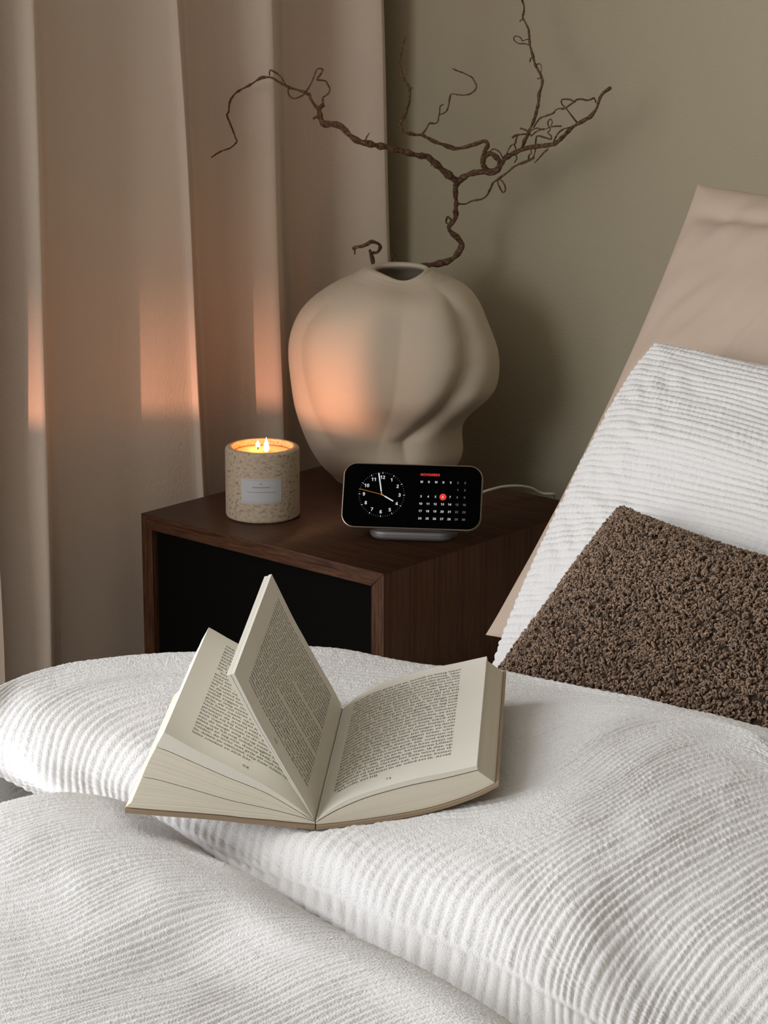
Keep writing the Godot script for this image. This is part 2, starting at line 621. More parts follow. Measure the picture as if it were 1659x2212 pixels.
# a sheet through rows of points; rows run along the ribs
func ribbed_sheet(rows: Array, du: float, dv: float, pitch: float, amp: float, press: bool, seam: bool, even_at := 0.3) -> ArrayMesh:
	var nr := rows.size()
	var nc: int = rows[0].size()
	var U := PackedFloat32Array([0.0])
	for i in nr - 1:
		var d := 0.0
		for j in nc:
			d += (rows[i][j] as Vector3).distance_to(rows[i + 1][j])
		U.append(U[i] + d / nc)
	var V := PackedFloat32Array([0.0])
	for j in nc - 1:
		var d := 0.0
		for i in nr:
			d += (rows[i][j] as Vector3).distance_to(rows[i][j + 1])
		V.append(V[j] + d / nr)
	var us := []
	for i in nr - 1:
		var n := maxi(1, int(ceil((U[i + 1] - U[i]) / du)))
		for k in n:
			us.append([i, float(k) / n])
	us.append([nr - 2, 1.0])
	var vs := []
	for j in nc - 1:
		var n := maxi(1, int(ceil((V[j + 1] - V[j]) / dv)))
		for k in n:
			vs.append([j, float(k) / n])
	vs.append([nc - 2, 1.0])
	var nu := us.size()
	var nv := vs.size()
	var p := PackedVector3Array()
	p.resize(nu * nv)
	var cu := PackedFloat32Array()
	var cv := PackedFloat32Array()
	for s: Array in us:
		cu.append(lerpf(U[s[0]], U[s[0] + 1], s[1]))
	for s: Array in vs:
		cv.append(lerpf(V[s[0]], V[s[0] + 1], s[1]))
	for b in nv:
		var j: int = vs[b][0]
		var t: float = vs[b][1]
		var line := PackedVector3Array()
		for i in nr:
			var r: Array = rows[i]
			line.append(catmull(r[maxi(j - 1, 0)], r[j], r[j + 1], r[mini(j + 2, nc - 1)], t))
		for a in nu:
			var i: int = us[a][0]
			p[a * nv + b] = line[i].cubic_interpolate(line[i + 1], line[maxi(i - 1, 0)], line[mini(i + 2, nr - 1)], us[a][1])
	if press:
		for k in p.size():
			p[k] = pressed(p[k])
	var n0 := grid_normals(p, nu, nv)
	var flip := -1.0 if n0[(nu / 2) * nv + nv / 2].y < 0.0 else 1.0
	var uv := PackedVector2Array()
	uv.resize(p.size())
	var shape := p.duplicate()
	# the cloth keeps its rib spacing where rows draw together, so measure across the ribs partly on the surface itself
	var run := PackedFloat32Array()
	run.resize(p.size())
	var mid := 0
	while mid < nu - 1 and cu[mid] < even_at:
		mid += 1
	for b in nv:
		for a in range(1, nu):
			run[a * nv + b] = run[(a - 1) * nv + b] + shape[a * nv + b].distance_to(shape[(a - 1) * nv + b])
		var shift := cu[mid] - run[mid * nv + b]
		for a in nu:
			run[a * nv + b] = lerpf(cu[a], run[a * nv + b] + shift, 0.12)
	for a in nu:
		for b in nv:
			var k := a * nv + b
			var u := cu[a]
			var v := cv[b]
			uv[k] = Vector2(u, v)
			var h := crinkle(run[k], v, pitch, 1.1)
			if seam:
				var at := 0.04 + 0.2 * (u - 0.42)
				var off := v - at
				if off < 0.0:
					h = crinkle(run[k] + 0.003, v, pitch * 1.35, 0.5)
				h *= clampf(absf(off) / 0.004, 0.12, 1.0)
			p[k] = shape[k] + n0[k] * (flip * amp * h)
	return grid_mesh(p, nu, nv, flip, false, uv)


func curve_at(c: Array, x: float) -> float:
	# n of a book curve at distance x from the gutter
	for i in c.size() - 1:
		var a: float = absf(c[i][0])
		var b: float = absf(c[i + 1][0])
		if x <= b:
			return lerpf(c[i][1], c[i + 1][1], clampf((x - a) / maxf(b - a, 1e-5), 0.0, 1.0))
	return c[c.size() - 1][1]


func pressed(p: Vector3) -> Vector3:
	# the linen gives way under the book
	var q := p - book_at
	var x := q.dot(book_b)
	var y := q.dot(book_a)
	var lim := curve_at(right_foot if x > 0.0 else left_foot, absf(x)) - 0.0062
	var out := Vector2(maxf(0.0, absf(x) - 0.124), maxf(0.0, maxf(-0.003 - y, y - book_len - 0.004))).length()
	lim += out * 0.75
	var top := book_at.y + book_a.y * y + lim
	if p.y > top:
		p.y = top
	return p


func bed() -> void:
	var b := thing("box_spring_bed", "grey melange upholstered bed under the white bedding", "bed", Vector3(0.5, 0, -0.1))
	put("base", box(Vector3(0, 0.06, 0), Vector3(1.7, 0.30, 2.1), 0.02), M.grey, b)
	put("mattress", box(Vector3(0.005, 0.302, 0.005), Vector3(1.695, 0.50, 2.095), 0.03), M.grey, b)
	for x: float in [0.1, 1.6]:
		for z: float in [0.1, 2.0]:
			put("leg", box(Vector3(x - 0.03, 0, z - 0.03), Vector3(x + 0.03, 0.06, z + 0.03), 0.004), M.black, b)
	var bl := PackedVector3Array()
	for i in 40:
		for j in 40:
			var x := lerpf(0.0, 0.34, i / 39.0)
			var zz := lerpf(0.78, 1.5, j / 39.0)
			var e := smoothstep(0.0, 0.09, x)
			bl.append(Vector3(0.425 + x, 0.40 + 0.142 * e + 0.006 * noise.get_noise_2d(x * 12.0, zz * 9.0), zz))
	var tb := put("throw_blanket", grid_mesh(bl, 40, 40, -1.0), M.grey)
	tag(tb, "grey melange wool blanket peeping out under the duvets at the left", "blanket")
	var far: Array = [
		[[0.379, 0.348, 0.877], [0.399, 0.37, 0.899], [0.406, 0.403, 0.886], [0.405, 0.409, 0.849], [0.411, 0.411, 0.812], [0.428, 0.412, 0.778], [0.449, 0.412, 0.746], [0.474, 0.412, 0.717], [0.497, 0.412, 0.687], [0.519, 0.411, 0.655], [0.546, 0.408, 0.63], [0.579, 0.403, 0.612], [0.612, 0.399, 0.592], [0.643, 0.4, 0.571], [0.681, 0.402, 0.571], [0.719, 0.405, 0.575], [0.757, 0.408, 0.576], [0.795, 0.411, 0.577], [0.833, 0.412, 0.577], [0.871, 0.413, 0.575], [0.909, 0.412, 0.574], [0.947, 0.411, 0.573], [0.985, 0.41, 0.572]],
		[[0.382, 0.438, 0.88], [0.402, 0.46, 0.903], [0.41, 0.493, 0.89], [0.408, 0.499, 0.853], [0.415, 0.501, 0.816], [0.432, 0.502, 0.782], [0.452, 0.502, 0.75], [0.477, 0.502, 0.721], [0.501, 0.502, 0.691], [0.522, 0.501, 0.659], [0.55, 0.498, 0.634], [0.583, 0.493, 0.616], [0.615, 0.489, 0.596], [0.647, 0.49, 0.575], [0.684, 0.492, 0.575], [0.722, 0.495, 0.579], [0.76, 0.498, 0.58], [0.798, 0.501, 0.581], [0.836, 0.502, 0.581], [0.874, 0.503, 0.579], [0.912, 0.502, 0.577], [0.95, 0.501, 0.576], [0.988, 0.5, 0.576]],
		[[0.402, 0.518, 0.903], [0.421, 0.54, 0.926], [0.429, 0.573, 0.913], [0.428, 0.579, 0.876], [0.434, 0.581, 0.838], [0.451, 0.582, 0.804], [0.472, 0.582, 0.772], [0.497, 0.582, 0.743], [0.52, 0.582, 0.713], [0.542, 0.581, 0.682], [0.569, 0.578, 0.656], [0.602, 0.573, 0.638], [0.635, 0.569, 0.618], [0.666, 0.57, 0.598], [0.704, 0.572, 0.597], [0.742, 0.575, 0.601], [0.78, 0.578, 0.603], [0.818, 0.581, 0.604], [0.856, 0.582, 0.604], [0.894, 0.583, 0.602], [0.932, 0.582, 0.6], [0.97, 0.581, 0.599], [1.008, 0.58, 0.599]],
		[[0.431, 0.548, 0.937], [0.451, 0.57, 0.96], [0.459, 0.603, 0.947], [0.457, 0.609, 0.91], [0.464, 0.611, 0.872], [0.481, 0.612, 0.838], [0.501, 0.612, 0.806], [0.526, 0.612, 0.777], [0.55, 0.612, 0.747], [0.571, 0.611, 0.716], [0.599, 0.608, 0.69], [0.632, 0.603, 0.672], [0.664, 0.599, 0.652], [0.696, 0.6, 0.632], [0.733, 0.602, 0.631], [0.771, 0.605, 0.635], [0.809, 0.608, 0.637], [0.847, 0.611, 0.638], [0.885, 0.612, 0.638], [0.923, 0.613, 0.636], [0.961, 0.612, 0.634], [0.999, 0.611, 0.633], [1.037, 0.61, 0.633]],
		[[0.438, 0.528, 0.921], [0.458, 0.55, 0.944], [0.475, 0.58, 0.954], [0.479, 0.603, 0.929], [0.491, 0.61, 0.896], [0.511, 0.613, 0.865], [0.533, 0.614, 0.836], [0.558, 0.615, 0.809], [0.584, 0.615, 0.784], [0.611, 0.615, 0.759], [0.638, 0.613, 0.735], [0.668, 0.611, 0.715], [0.7, 0.61, 0.697], [0.733, 0.61, 0.681], [0.767, 0.61, 0.667], [0.802, 0.612, 0.658], [0.838, 0.617, 0.66], [0.874, 0.621, 0.664], [0.91, 0.623, 0.666], [0.947, 0.624, 0.666], [0.983, 0.624, 0.666], [1.02, 0.623, 0.664], [1.056, 0.62, 0.66]],
		[[0.548, 0.545, 0.957], [0.568, 0.567, 0.98], [0.542, 0.578, 0.959], [0.526, 0.597, 0.934], [0.522, 0.606, 0.901], [0.534, 0.61, 0.869], [0.556, 0.611, 0.842], [0.582, 0.612, 0.819], [0.611, 0.612, 0.799], [0.641, 0.612, 0.782], [0.673, 0.612, 0.769], [0.706, 0.612, 0.757], [0.739, 0.612, 0.745], [0.77, 0.613, 0.73], [0.797, 0.616, 0.707], [0.826, 0.621, 0.689], [0.86, 0.625, 0.685], [0.895, 0.628, 0.685], [0.93, 0.63, 0.686], [0.965, 0.632, 0.688], [1, 0.632, 0.689], [1.034, 0.63, 0.684], [1.068, 0.625, 0.675]],
		[[0.601, 0.545, 0.949], [0.621, 0.567, 0.972], [0.596, 0.576, 0.954], [0.589, 0.594, 0.929], [0.588, 0.6, 0.898], [0.6, 0.603, 0.869], [0.621, 0.604, 0.845], [0.645, 0.604, 0.824], [0.673, 0.604, 0.808], [0.702, 0.604, 0.796], [0.733, 0.606, 0.79], [0.765, 0.609, 0.788], [0.796, 0.612, 0.782], [0.823, 0.617, 0.766], [0.838, 0.622, 0.738], [0.86, 0.629, 0.716], [0.89, 0.633, 0.705], [0.921, 0.634, 0.701], [0.953, 0.635, 0.701], [0.985, 0.636, 0.702], [1.017, 0.636, 0.702], [1.048, 0.634, 0.697], [1.079, 0.63, 0.69]],
		[[0.673, 0.545, 0.953], [0.692, 0.567, 0.975], [0.675, 0.576, 0.958], [0.682, 0.592, 0.938], [0.688, 0.596, 0.912], [0.7, 0.598, 0.887], [0.717, 0.599, 0.867], [0.739, 0.6, 0.849], [0.764, 0.602, 0.839], [0.79, 0.605, 0.832], [0.816, 0.608, 0.823], [0.841, 0.612, 0.813], [0.86, 0.617, 0.794], [0.871, 0.624, 0.77], [0.882, 0.631, 0.747], [0.901, 0.637, 0.728], [0.924, 0.638, 0.714], [0.951, 0.638, 0.711], [0.978, 0.639, 0.71], [1.006, 0.638, 0.71], [1.033, 0.637, 0.708], [1.06, 0.635, 0.703], [1.087, 0.632, 0.697]],
		[[0.767, 0.545, 0.971], [0.786, 0.567, 0.994], [0.769, 0.572, 0.976], [0.762, 0.588, 0.959], [0.768, 0.595, 0.936], [0.778, 0.598, 0.913], [0.793, 0.6, 0.893], [0.812, 0.602, 0.876], [0.835, 0.606, 0.867], [0.859, 0.61, 0.858], [0.881, 0.614, 0.846], [0.895, 0.62, 0.826], [0.902, 0.626, 0.803], [0.906, 0.633, 0.778], [0.912, 0.638, 0.754], [0.923, 0.64, 0.732], [0.944, 0.641, 0.72], [0.969, 0.641, 0.719], [0.995, 0.641, 0.719], [1.02, 0.64, 0.719], [1.046, 0.639, 0.716], [1.071, 0.637, 0.712], [1.095, 0.635, 0.707]],
		[[0.852, 0.545, 0.985], [0.872, 0.567, 1.008], [0.857, 0.575, 0.991], [0.853, 0.593, 0.978], [0.853, 0.602, 0.956], [0.863, 0.607, 0.935], [0.88, 0.611, 0.918], [0.9, 0.614, 0.906], [0.918, 0.619, 0.891], [0.929, 0.624, 0.871], [0.935, 0.628, 0.848], [0.934, 0.631, 0.824], [0.931, 0.635, 0.8], [0.93, 0.638, 0.777], [0.935, 0.641, 0.753], [0.948, 0.643, 0.733], [0.967, 0.644, 0.719], [0.991, 0.644, 0.718], [1.013, 0.643, 0.726], [1.036, 0.643, 0.734], [1.059, 0.641, 0.733], [1.082, 0.638, 0.726], [1.104, 0.635, 0.716]],
		[[0.932, 0.545, 1.006], [0.951, 0.567, 1.029], [0.938, 0.577, 1.013], [0.928, 0.589, 0.996], [0.925, 0.603, 0.979], [0.927, 0.612, 0.958], [0.938, 0.618, 0.939], [0.952, 0.623, 0.922], [0.963, 0.628, 0.903], [0.968, 0.633, 0.881], [0.971, 0.636, 0.859], [0.97, 0.638, 0.836], [0.966, 0.64, 0.814], [0.964, 0.642, 0.791], [0.965, 0.644, 0.769], [0.974, 0.645, 0.748], [0.99, 0.645, 0.732], [1.012, 0.645, 0.733], [1.033, 0.644, 0.742], [1.055, 0.642, 0.749], [1.077, 0.64, 0.75], [1.1, 0.638, 0.747], [1.122, 0.635, 0.743]],
		[[0.996, 0.545, 1.02], [1.016, 0.567, 1.043], [1.006, 0.577, 1.026], [0.998, 0.588, 1.01], [0.995, 0.604, 0.996], [0.994, 0.615, 0.978], [0.992, 0.621, 0.957], [0.994, 0.627, 0.937], [0.997, 0.632, 0.916], [0.999, 0.635, 0.894], [0.999, 0.638, 0.873], [0.998, 0.641, 0.852], [0.995, 0.643, 0.83], [0.993, 0.644, 0.809], [0.994, 0.645, 0.787], [1.001, 0.646, 0.767], [1.018, 0.646, 0.755], [1.039, 0.645, 0.759], [1.059, 0.645, 0.767], [1.079, 0.643, 0.773], [1.101, 0.641, 0.774], [1.122, 0.638, 0.773], [1.143, 0.635, 0.77]],
		[[1.064, 0.545, 1.035], [1.084, 0.567, 1.057], [1.072, 0.575, 1.043], [1.06, 0.583, 1.028], [1.051, 0.592, 1.013], [1.046, 0.604, 0.998], [1.043, 0.615, 0.982], [1.041, 0.622, 0.963], [1.041, 0.627, 0.943], [1.043, 0.632, 0.924], [1.045, 0.637, 0.904], [1.044, 0.64, 0.885], [1.044, 0.642, 0.865], [1.043, 0.644, 0.844], [1.044, 0.646, 0.824], [1.046, 0.647, 0.804], [1.052, 0.647, 0.785], [1.071, 0.646, 0.784], [1.09, 0.645, 0.789], [1.11, 0.643, 0.794], [1.13, 0.64, 0.797], [1.15, 0.638, 0.799], [1.17, 0.635, 0.801]],
		[[1.131, 0.545, 1.051], [1.151, 0.567, 1.073], [1.142, 0.571, 1.059], [1.134, 0.575, 1.044], [1.125, 0.58, 1.029], [1.117, 0.584, 1.014], [1.11, 0.589, 0.999], [1.105, 0.596, 0.984], [1.103, 0.605, 0.969], [1.102, 0.614, 0.954], [1.103, 0.621, 0.938], [1.105, 0.627, 0.922], [1.106, 0.632, 0.905], [1.106, 0.636, 0.888], [1.108, 0.639, 0.87], [1.11, 0.642, 0.853], [1.118, 0.645, 0.838], [1.133, 0.647, 0.831], [1.151, 0.646, 0.834], [1.167, 0.645, 0.838], [1.184, 0.642, 0.844], [1.2, 0.64, 0.85], [1.217, 0.637, 0.856]],
		[[1.213, 0.545, 1.072], [1.232, 0.567, 1.094], [1.225, 0.57, 1.079], [1.218, 0.572, 1.064], [1.21, 0.575, 1.048], [1.203, 0.578, 1.033], [1.197, 0.581, 1.017], [1.19, 0.585, 1.002], [1.186, 0.591, 0.986], [1.184, 0.6, 0.972], [1.184, 0.609, 0.957], [1.184, 0.615, 0.941], [1.184, 0.62, 0.925], [1.185, 0.625, 0.908], [1.188, 0.63, 0.892], [1.192, 0.635, 0.876], [1.198, 0.639, 0.861], [1.21, 0.642, 0.849], [1.227, 0.643, 0.851], [1.243, 0.643, 0.858], [1.258, 0.639, 0.865], [1.273, 0.635, 0.871], [1.288, 0.63, 0.878]]]
	var rows := []
	for r in far:
		rows.append(to_v3(r))
	var last: Array = rows[rows.size() - 1]
	for k: float in [0.14, 0.3, 0.46]:
		var more := []
		for q: Vector3 in last:
			more.append(q + Vector3(k, -0.02 * k, 0.02 * k))
		rows.append(more)
	var d := put("duvet", ribbed_sheet(rows, 0.00125, 0.0019, 0.0066, 0.0018, true, true), M.muslin)
	tag(d, "white crinkled muslin duvet bunched up under the open book", "duvet")
	var near: Array = [
		[[0.559, 0.5, 1.044], [0.556, 0.503, 1.029], [0.558, 0.506, 1.013], [0.564, 0.508, 0.999], [0.571, 0.509, 0.984], [0.577, 0.508, 0.969], [0.585, 0.505, 0.955], [0.593, 0.501, 0.943], [0.6, 0.495, 0.93], [0.611, 0.489, 0.921], [0.627, 0.488, 0.923], [0.643, 0.488, 0.927], [0.663, 0.48, 0.882]],
		[[0.572, 0.545, 1.059], [0.569, 0.548, 1.044], [0.571, 0.551, 1.028], [0.577, 0.553, 1.014], [0.584, 0.554, 0.999], [0.59, 0.553, 0.984], [0.598, 0.55, 0.971], [0.607, 0.546, 0.958], [0.613, 0.54, 0.945], [0.624, 0.534, 0.936], [0.64, 0.533, 0.938], [0.656, 0.533, 0.942], [0.676, 0.525, 0.897]],
		[[0.591, 0.575, 1.082], [0.589, 0.578, 1.066], [0.59, 0.581, 1.051], [0.597, 0.583, 1.036], [0.604, 0.584, 1.022], [0.61, 0.583, 1.007], [0.617, 0.58, 0.993], [0.626, 0.576, 0.98], [0.633, 0.57, 0.967], [0.644, 0.564, 0.959], [0.66, 0.563, 0.961], [0.676, 0.563, 0.964], [0.696, 0.555, 0.919]],
		[[0.638, 0.58, 1.119], [0.636, 0.584, 1.102], [0.64, 0.587, 1.086], [0.644, 0.589, 1.069], [0.648, 0.59, 1.052], [0.654, 0.59, 1.035], [0.662, 0.588, 1.02], [0.673, 0.585, 1.006], [0.683, 0.579, 0.993], [0.691, 0.572, 0.98], [0.707, 0.566, 0.975], [0.724, 0.563, 0.976], [0.744, 0.555, 0.931]],
		[[0.673, 0.58, 1.148], [0.676, 0.584, 1.13], [0.684, 0.588, 1.114], [0.685, 0.591, 1.096], [0.687, 0.592, 1.078], [0.693, 0.593, 1.06], [0.703, 0.592, 1.045], [0.716, 0.59, 1.032], [0.73, 0.586, 1.022], [0.746, 0.582, 1.013], [0.757, 0.574, 1.001], [0.762, 0.563, 0.987], [0.782, 0.555, 0.942]],
		[[0.711, 0.578, 1.178], [0.721, 0.58, 1.16], [0.733, 0.582, 1.144], [0.744, 0.586, 1.126], [0.748, 0.591, 1.107], [0.752, 0.593, 1.087], [0.758, 0.594, 1.067], [0.767, 0.592, 1.048], [0.779, 0.588, 1.032], [0.796, 0.584, 1.021], [0.811, 0.576, 1.01], [0.817, 0.563, 0.995], [0.837, 0.555, 0.95]],
		[[0.765, 0.578, 1.221], [0.776, 0.58, 1.202], [0.784, 0.58, 1.18], [0.792, 0.582, 1.159], [0.797, 0.586, 1.137], [0.802, 0.59, 1.115], [0.809, 0.594, 1.093], [0.82, 0.594, 1.073], [0.834, 0.592, 1.055], [0.851, 0.586, 1.041], [0.863, 0.576, 1.025], [0.872, 0.563, 1.008], [0.892, 0.555, 0.963]],
		[[0.825, 0.58, 1.27], [0.835, 0.582, 1.246], [0.843, 0.582, 1.221], [0.849, 0.581, 1.196], [0.853, 0.58, 1.17], [0.858, 0.579, 1.144], [0.862, 0.581, 1.119], [0.869, 0.588, 1.095], [0.885, 0.594, 1.076], [0.897, 0.59, 1.053], [0.912, 0.578, 1.036], [0.928, 0.563, 1.02], [0.948, 0.555, 0.975]],
		[[0.857, 0.58, 1.296], [0.869, 0.583, 1.27], [0.877, 0.584, 1.243], [0.881, 0.584, 1.215], [0.888, 0.583, 1.187], [0.896, 0.582, 1.16], [0.898, 0.581, 1.131], [0.907, 0.587, 1.105], [0.924, 0.594, 1.084], [0.94, 0.592, 1.06], [0.957, 0.58, 1.043], [0.977, 0.563, 1.031], [0.997, 0.555, 0.986]],
		[[0.894, 0.58, 1.316], [0.907, 0.583, 1.288], [0.919, 0.584, 1.259], [0.928, 0.585, 1.229], [0.932, 0.585, 1.198], [0.93, 0.583, 1.166], [0.932, 0.583, 1.135], [0.942, 0.59, 1.107], [0.96, 0.596, 1.082], [0.983, 0.592, 1.062], [1.009, 0.578, 1.05], [1.035, 0.563, 1.042], [1.055, 0.555, 0.997]],
		[[0.952, 0.58, 1.328], [0.966, 0.582, 1.299], [0.978, 0.584, 1.269], [0.984, 0.585, 1.237], [0.987, 0.585, 1.205], [0.985, 0.584, 1.173], [0.985, 0.585, 1.141], [0.992, 0.589, 1.11], [1.014, 0.596, 1.088], [1.041, 0.591, 1.072], [1.069, 0.577, 1.064], [1.097, 0.563, 1.057], [1.117, 0.555, 1.012]],
		[[1.019, 0.58, 1.343], [1.032, 0.582, 1.314], [1.043, 0.584, 1.284], [1.051, 0.585, 1.253], [1.054, 0.585, 1.221], [1.052, 0.584, 1.189], [1.051, 0.584, 1.157], [1.057, 0.589, 1.126], [1.079, 0.596, 1.104], [1.108, 0.59, 1.091], [1.136, 0.577, 1.084], [1.164, 0.563, 1.078], [1.184, 0.555, 1.033]]]
	rows = []
	for r in near:
		var line := to_v3(r)
		line.insert(0, line[0] + Vector3(-0.01, -0.01, 0.22))
		line.insert(0, line[0] + Vector3(-0.01, -0.02, 0.25))
		rows.append(line)
	last = rows[rows.size() - 1]
	for k: float in [0.12, 0.27, 0.42]:
		var more := []
		for q: Vector3 in last:
			more.append(q + Vector3(k, -0.03 * k, 0.03 * k))
		rows.append(more)
	d = put("bedspread", ribbed_sheet(rows, 0.00125, 0.0021, 0.0062, 0.0014, false, false), M.muslin)
	tag(d, "white crinkled bedspread lying flat in front of the bunched duvet", "bedspread")


# a pillow: lower left corner of its seam at `at`, width along x, height along `up`; out is its front
func pillow_point(s: float, t: float, w: float, h: float, thick: float, pinch: float, corner: float, sag := 0.0) -> Vector3:
	var x := s * w / 2 * (1.0 - pinch * (1.0 - t * t)) 
	var y := t * h / 2 * (1.0 - pinch * (1.0 - s * s))
	var c := pow(absf(s * t), 6.0) * corner
	y -= sag * (1.0 - s * s) * (0.5 + 0.5 * t)
	x -= signf(s) * c * w * 0.5
	y -= signf(t) * c * h * 0.5
	var e := (1.0 - pow(absf(s), 2.4)) * (1.0 - pow(absf(t), 2.4))
	return Vector3(x, y, thick * pow(maxf(e, 0.0), 0.55))


func pillow_face(w: float, h: float, thick: float, pinch: float, corner: float, ns: int, nt: int, front: bool, ribs: float, wrinkle: Callable, sag := 0.0) -> ArrayMesh:
	var p := PackedVector3Array()
	p.resize(ns * nt)
	var uv := PackedVector2Array()
	uv.resize(ns * nt)
	for i in ns:
		var a := 2.0 * i / (ns - 1) - 1.0
		var s := lerpf(a, sin(a * PI / 2), 0.8)
		for j in nt:
			var b := 2.0 * j / (nt - 1) - 1.0
			var t := lerpf(b, sin(b * PI / 2), 0.8)
			var q := pillow_point(s, t, w, h, thick, pinch, corner, sag)
			if true:
				q.z += wrinkle.call(s, t) * (1.0 - pow(maxf(absf(s), absf(t)), 8.0))
			if not front:
				q.z = -q.z
			p[i * nt + j] = q
			uv[i * nt + j] = Vector2(s * w / 2, t * h / 2)
	var n0 := grid_normals(p, ns, nt)
	var turn := 1.0 if front else -1.0
	if ribs > 0.0:
		for i in ns:
			for j in nt:
				var k := i * nt + j
				p[k] += n0[k] * (turn * ribs * crinkle(uv[k].y + 0.012 * sin(uv[k].x * 9.0 + uv[k].y * 7.0), uv[k].x, 0.0066, 2.0))
	return grid_mesh(p, ns, nt, turn, false, uv)


func lean(o: Node3D, top_left: Vector3, w: float, h: float, tilt_deg: float, yaw_deg := 0.0) -> void:
	# tilt from upright, leaning back to the headboard wall
	var a := deg_to_rad(tilt_deg)
	var up := Vector3(0, cos(a), -sin(a))
	var ux := Vector3(1, 0, 0).rotated(up, deg_to_rad(yaw_deg))
	var uz := ux.cross(up).normalized()
	o.transform = Transform3D(Basis(ux, up, uz), top_left + ux * w / 2 - up * h / 2)


func pillows() -> void:
	var o := thing("pillow", "smooth beige cotton pillow leaning on the wall behind the white one", "pillow")
	var crease := func(s: float, t: float) -> float:
		var y := 0.0026 * exp(-pow((s + 0.62 - (t - 0.1) * 0.35) / 0.012, 2.0)) * smoothstep(0.9, 0.3, absf(t))
		y += 0.004 * noise.get_noise_2d(s * 2.2 + 4.0, t * 2.8)
		y += 0.006 * noise.get_noise_2d(s * 7.0 - t * 3.0, t * 3.0 + 8.0) * smoothstep(-0.4, -1.0, s)
		y -= 0.007 * exp(-pow((t - 0.80 + 0.05 * s) / 0.035, 2.0))
		return y
	put("front", pillow_face(0.70, 0.53, 0.06, 0.05, 0.0, 130, 110, true, 0.0, crease), M.beige, o)
	put("back", pillow_face(0.70, 0.53, 0.045, 0.05, 0.0, 40, 40, false, 0.0, flat_face), M.beige, o)
	lean(o, Vector3(0.470, 0.914, 0.0), 0.70, 0.53, 40.2)
	o = thing("pillow", "white crinkled pillow between the beige pillow and the brown cushion", "pillow")
	var sag := func(s: float, t: float) -> float:
		return 0.006 * noise.get_noise_2d(s * 2.0, t * 2.0 + 5.0) + 0.004 * noise.get_noise_2d(s * 9.0 + t * 4.0, t * 7.0) * smoothstep(0.55, 1.0, absf(s)) 
	put("front", pillow_face(0.60, 0.385, 0.055, -0.022, 0.03, 320, 460, true, 0.0018, sag, 0.022), M.muslin, o)
	put("back", pillow_face(0.60, 0.385, 0.04, -0.022, 0.03, 40, 40, false, 0.0, flat_face, 0.022), M.muslin, o)
	lean(o, Vector3(0.570, 0.797, 0.225), 0.60, 0.385, 41.2)
	boucle()


func boucle() -> void:
	var o := thing("cushion", "brown curly boucle cushion in front of the white pillow", "cushion")
	var w := 0.48
	var h := 0.28
	var thick := 0.05
	put("cover", pillow_face(w, h, thick, 0.02, 0.02, 60, 50, true, 0.0, flat_face, 0.03), M.wool_base, o)
	put("back", pillow_face(w, h, thick, 0.02, 0.02, 30, 30, false, 0.0, flat_face, 0.03), M.wool_base, o)
	# one curl: most of a turn of yarn
	var path := []
	for k in 14:
		var a := TAU * 1.45 * k / 13.0
		path.append(Vector3(cos(a), sin(a) + 0.15, 0.62 * (k / 13.0 - 0.5)) * (1.0 - 0.25 * k / 13.0))
	var curl := tube(path, 0.40, 0.34, 5, 0.0, 0.0)
	var mm := MultiMesh.new()
	mm.transform_format = MultiMesh.TRANSFORM_3D
	mm.use_colors = true
	mm.mesh = curl
	var spots := []
	var count := 30000
	for i in count:
		var s := rng.randf_range(-1.0, 1.0)
		var t := rng.randf_range(-1.0, 1.0)
		if rng.randf() < 0.16:
			if rng.randf() < 0.5:
				s = signf(s) * sqrt(1.0 - 0.12 * rng.randf())
			else:
				t = signf(t) * sqrt(1.0 - 0.12 * rng.randf())
		var q := pillow_point(s, t, w, h, thick, 0.02, 0.02, 0.03)
		var e := 0.01
		var qs := pillow_point(clampf(s + e, -1, 1), t, w, h, thick, 0.02, 0.02, 0.03) - pillow_point(clampf(s - e, -1, 1), t, w, h, thick, 0.02, 0.02, 0.03)
		var qt := pillow_point(s, clampf(t + e, -1, 1), w, h, thick, 0.02, 0.02, 0.03) - pillow_point(s, clampf(t - e, -1, 1), w, h, thick, 0.02, 0.02, 0.03)
		var nn := qs.cross(qt).normalized()
		var size := rng.randf_range(0.0009, 0.0017)
		var dir := (nn * rng.randf_range(0.3, 1.2) + Vector3(rng.randf_range(-1, 1), rng.randf_range(-1, 1), rng.randf_range(-0.4, 0.4)) * 0.9).normalized()
		var sd := dir.cross(Vector3(rng.randf_range(-1, 1), rng.randf_range(-1, 1), rng.randf_range(-1, 1))).normalized()
		var bs := Basis(sd, dir, sd.cross(dir)).scaled(Vector3.ONE * size)
		spots.append([Transform3D(bs, q + nn * rng.randf_range(0.0002, 0.0028)), rng.randf()])
	mm.instance_count = spots.size()
	for i in spots.size():
		mm.set_instance_transform(i, spots[i][0])
		var k: float = 0.6 + 0.8 * spots[i][1]
		mm.set_instance_color(i, Color(0.27 * k, 0.185 * k, 0.132 * k))
	var mi := MultiMeshInstance3D.new()
	mi.name = "curls"
	mi.multimesh = mm
	mi.material_override = M.wool
	mi.set_meta("kind", "stuff")
	o.add_child(mi)
	lean(o, Vector3(0.672, 0.688, 0.415), w, h, 56.6)


# ---------------------------------------------------------------- nightstand

